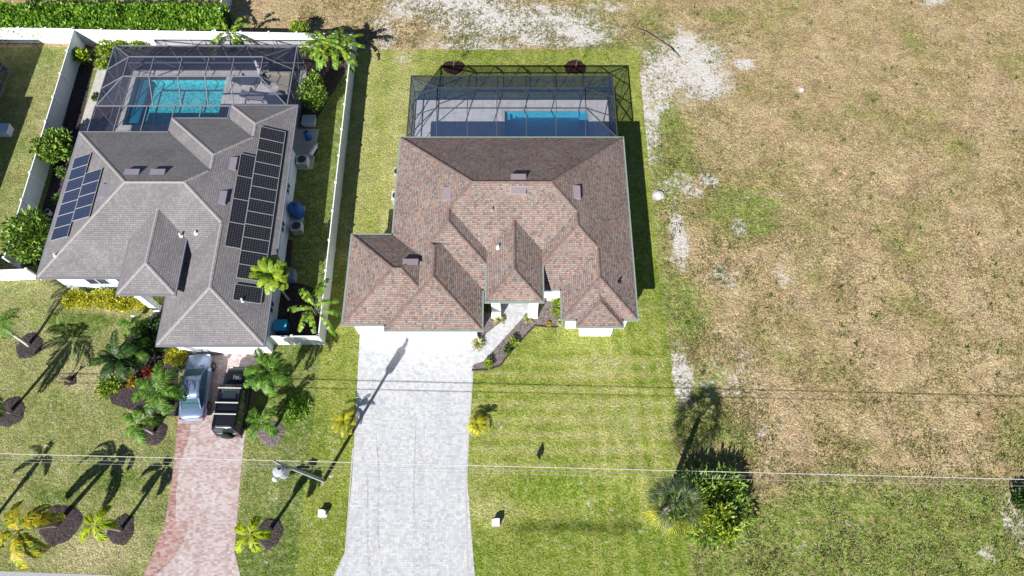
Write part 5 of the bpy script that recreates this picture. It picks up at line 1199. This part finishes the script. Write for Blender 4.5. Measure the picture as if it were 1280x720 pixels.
sgh = [(-1.66, .66, .98, .60, .99), (-1.08, .76, .96, .60, 1.36), (-.6, .78, .95, .61, 1.42), (0, .79, .94, .62, 1.44), (.48, .78, .94, .60, 1.38), (1.12, .68, .92, .62, .94)]
car('silver-blue sedan parked nose to the garage on the red brick driveway', (250, 444), (240.5, 523), sed, sgh, silver, 1.80, cglass2, .32, (-1.35, 1.42),
    [pbox('tail_light', (-2.26, -2.12, .50, .78, .70, .86), M['red_lamp']), pbox('tail_light', (-2.26, -2.12, -.78, -.50, .70, .86), M['red_lamp']), pbox('headlight', (2.0, 2.2, .45, .72, .56, .68), M['clear_lamp']), pbox('headlight', (2.0, 2.2, -.72, -.45, .56, .68), M['clear_lamp']),
     pbox('rear_bumper', (-2.36, -2.2, -.72, .72, .34, .58), silver, .05), pbox('antenna_fin', (-.95, -.80, -.03, .03, 1.36, 1.44), M['black'])], simple('silver_trim', (.13, .175, .27), .6, spec=.2))
suv = [(-2.28, .80, .55, .98, 1.0), (-2.25, .90, .45, 1.08, 1.10), (-1.9, .93, .40, 1.10, 1.12), (-.6, .94, .40, 1.10, 1.12), (.7, .94, .40, 1.10, 1.12), (1.15, .93, .40, 1.10, 1.13), (1.9, .90, .42, 1.06, 1.10), (2.2, .86, .50, 1.0, 1.04), (2.3, .78, .60, .92, .94)]
ugh = [(-2.2, .82, 1.08, .72, 1.10), (-2.08, .84, 1.08, .72, 1.78), (-1.9, .85, 1.08, .73, 1.82), (-.2, .86, 1.08, .74, 1.84), (.55, .85, 1.08, .73, 1.80), (1.08, .80, 1.08, .74, 1.11)]
def rack(root):
    r = MB(); 
    for sd in (-1, 1): r.beam((-1.95, sd * .68, 1.95), (.5, sd * .68, 1.95), .045, .05)
    for x in (-1.9, -.7, .45):
        for sd in (-1, 1): r.beam((x, sd * .68, 1.80), (x, sd * .68, 1.95), .05, .05)
    r.build('roof_rack', M['black'], root)
    for x in (-1.15, -.40, .58): m = MB(); m.beam((x, -.76, 2.02), (x, .76, 2.02), .075, .04); m.build('crossbar', simple('bar_white', (.50, .50, .46), .4), root, bevel=.01)
    m = MB(); m.box(-1.95, -1.88, -.5, .5, 1.86, 1.9); m.build('light_bar', M['chrome'], root)
    for y in (-.28, 0, .28): m = MB(); m.lathe((.62, y, 1.86), [(0, 0), (.06, 0), (.06, .08), (.05, .10), (0, .10)], 12); m.build('spot_lamp', M['clear_lamp'], root)
def ufl(root):
    for x in (-1.35, 1.45):
        for sd in (-1, 1): m = MB(); m.box(x - .48, x + .48, sd * .86, sd * 1.0, .78, .90); m.build('fender', M['black'], root, bevel=.04)
    m = MB(); m.box(-.05, .42, -.42, .42, 1.865, 1.876); m.build('sunroof', cglass, root)
    m = MB(); m.lathe((0, 0, 0), [(0, 0), (.36, 0), (.37, .05), (.37, .18), (.3, .22), (0, .22)], 22); m.v = [(-2.28 - c, a, .98 + b) for a, b, c in m.v]; m.build('spare_wheel', M['rubber'], root)
    m = MB(); m.box(1.35, 1.75, -.28, .28, 1.095, 1.15); m.build('hood_scoop', simple('scoop_grey', (.10, .10, .11), .4), root, bevel=.03)
car('black boxy off-road car with pale roof rack bars parked beside the silver sedan', (302, 466), (288, 540), suv, ugh, blackp, 1.92, cglass, .39, (-1.35, 1.45),
    [rack, ufl, pbox('front_bumper', (2.24, 2.42, -.85, .85, .50, .72), M['black'], .04), pbox('rear_bumper', (-2.42, -2.26, -.85, .85, .50, .72), simple('bumper_grey', (.12, .12, .13), .4), .04), pbox('headlight', (2.22, 2.32, .5, .72, .80, .98), M['clear_lamp']), pbox('headlight', (2.22, 2.32, -.72, -.5, .80, .98), M['clear_lamp']), pbox('tail_light', (-2.31, -2.24, .70, .84, .8, 1.02), M['red_lamp']), pbox('tail_light', (-2.31, -2.24, -.84, -.70, .8, 1.02), M['red_lamp'])], blackp)

# ------------------------------------------------------------------ loose growth
def tufts(name, n, region, mat, L=(.08, .22), blades=5, dens=None):
    xs, ys = [], []
    while len(xs) < n:
        x = U(region[0], region[1]); y = U(region[2], region[3]); k = noise.noise(Vector((x * .35, y * .35, 3))) + .5 * noise.noise(Vector((x * 1.3, y * 1.3, 9)))
        if k + U(-.35, .35) < 0: continue
        if dens and not dens(x, y): continue
        xs.append(x); ys.append(y)
    b = np.stack([np.repeat(xs, blades), np.repeat(ys, blades), np.zeros(n * blades)], 1); b[:, :2] += np.random.normal(size=(n * blades, 2)) * .06
    a = np.random.uniform(0, 6.283, n * blades); e = np.random.uniform(.3, 1.3, n * blades); d = np.stack([np.cos(a) * np.cos(e), np.sin(a) * np.cos(e), np.sin(e)], 1)
    ln = np.random.uniform(L[0], L[1], n * blades); V, F = quads_from(b, d, ln, ln * .28, .3, .1); o = np_mesh(name, V, F, mat); return tag(o, kind='stuff')
tufts('dry_grass', 15000, (11.3, 46, -1, 49), M['drygrass'])
tufts('dry_grass', 3500, (-19, 11, 42.5, 49), M['drygrass'])
tufts('weeds', 5200, (11.3, 34, -1, 38), M['weed'], (.08, .2), 5, lambda x, y: y < 9 or (x < 18 and y < 36) or rnd() < .22)
tufts('tall_weeds', 170, (11.8, 46, -1, 48), M['green'], (.14, .34), 11)
tufts('weeds', 1400, (-9, 20, 40.8, 47), M['weed'], (.08, .2), 6, lambda x, y: x > 11.3 or y > 42.4)
tufts('weeds', 500, (-10, 11, 40.6, 44), M['weed'], (.06, .16), 5)
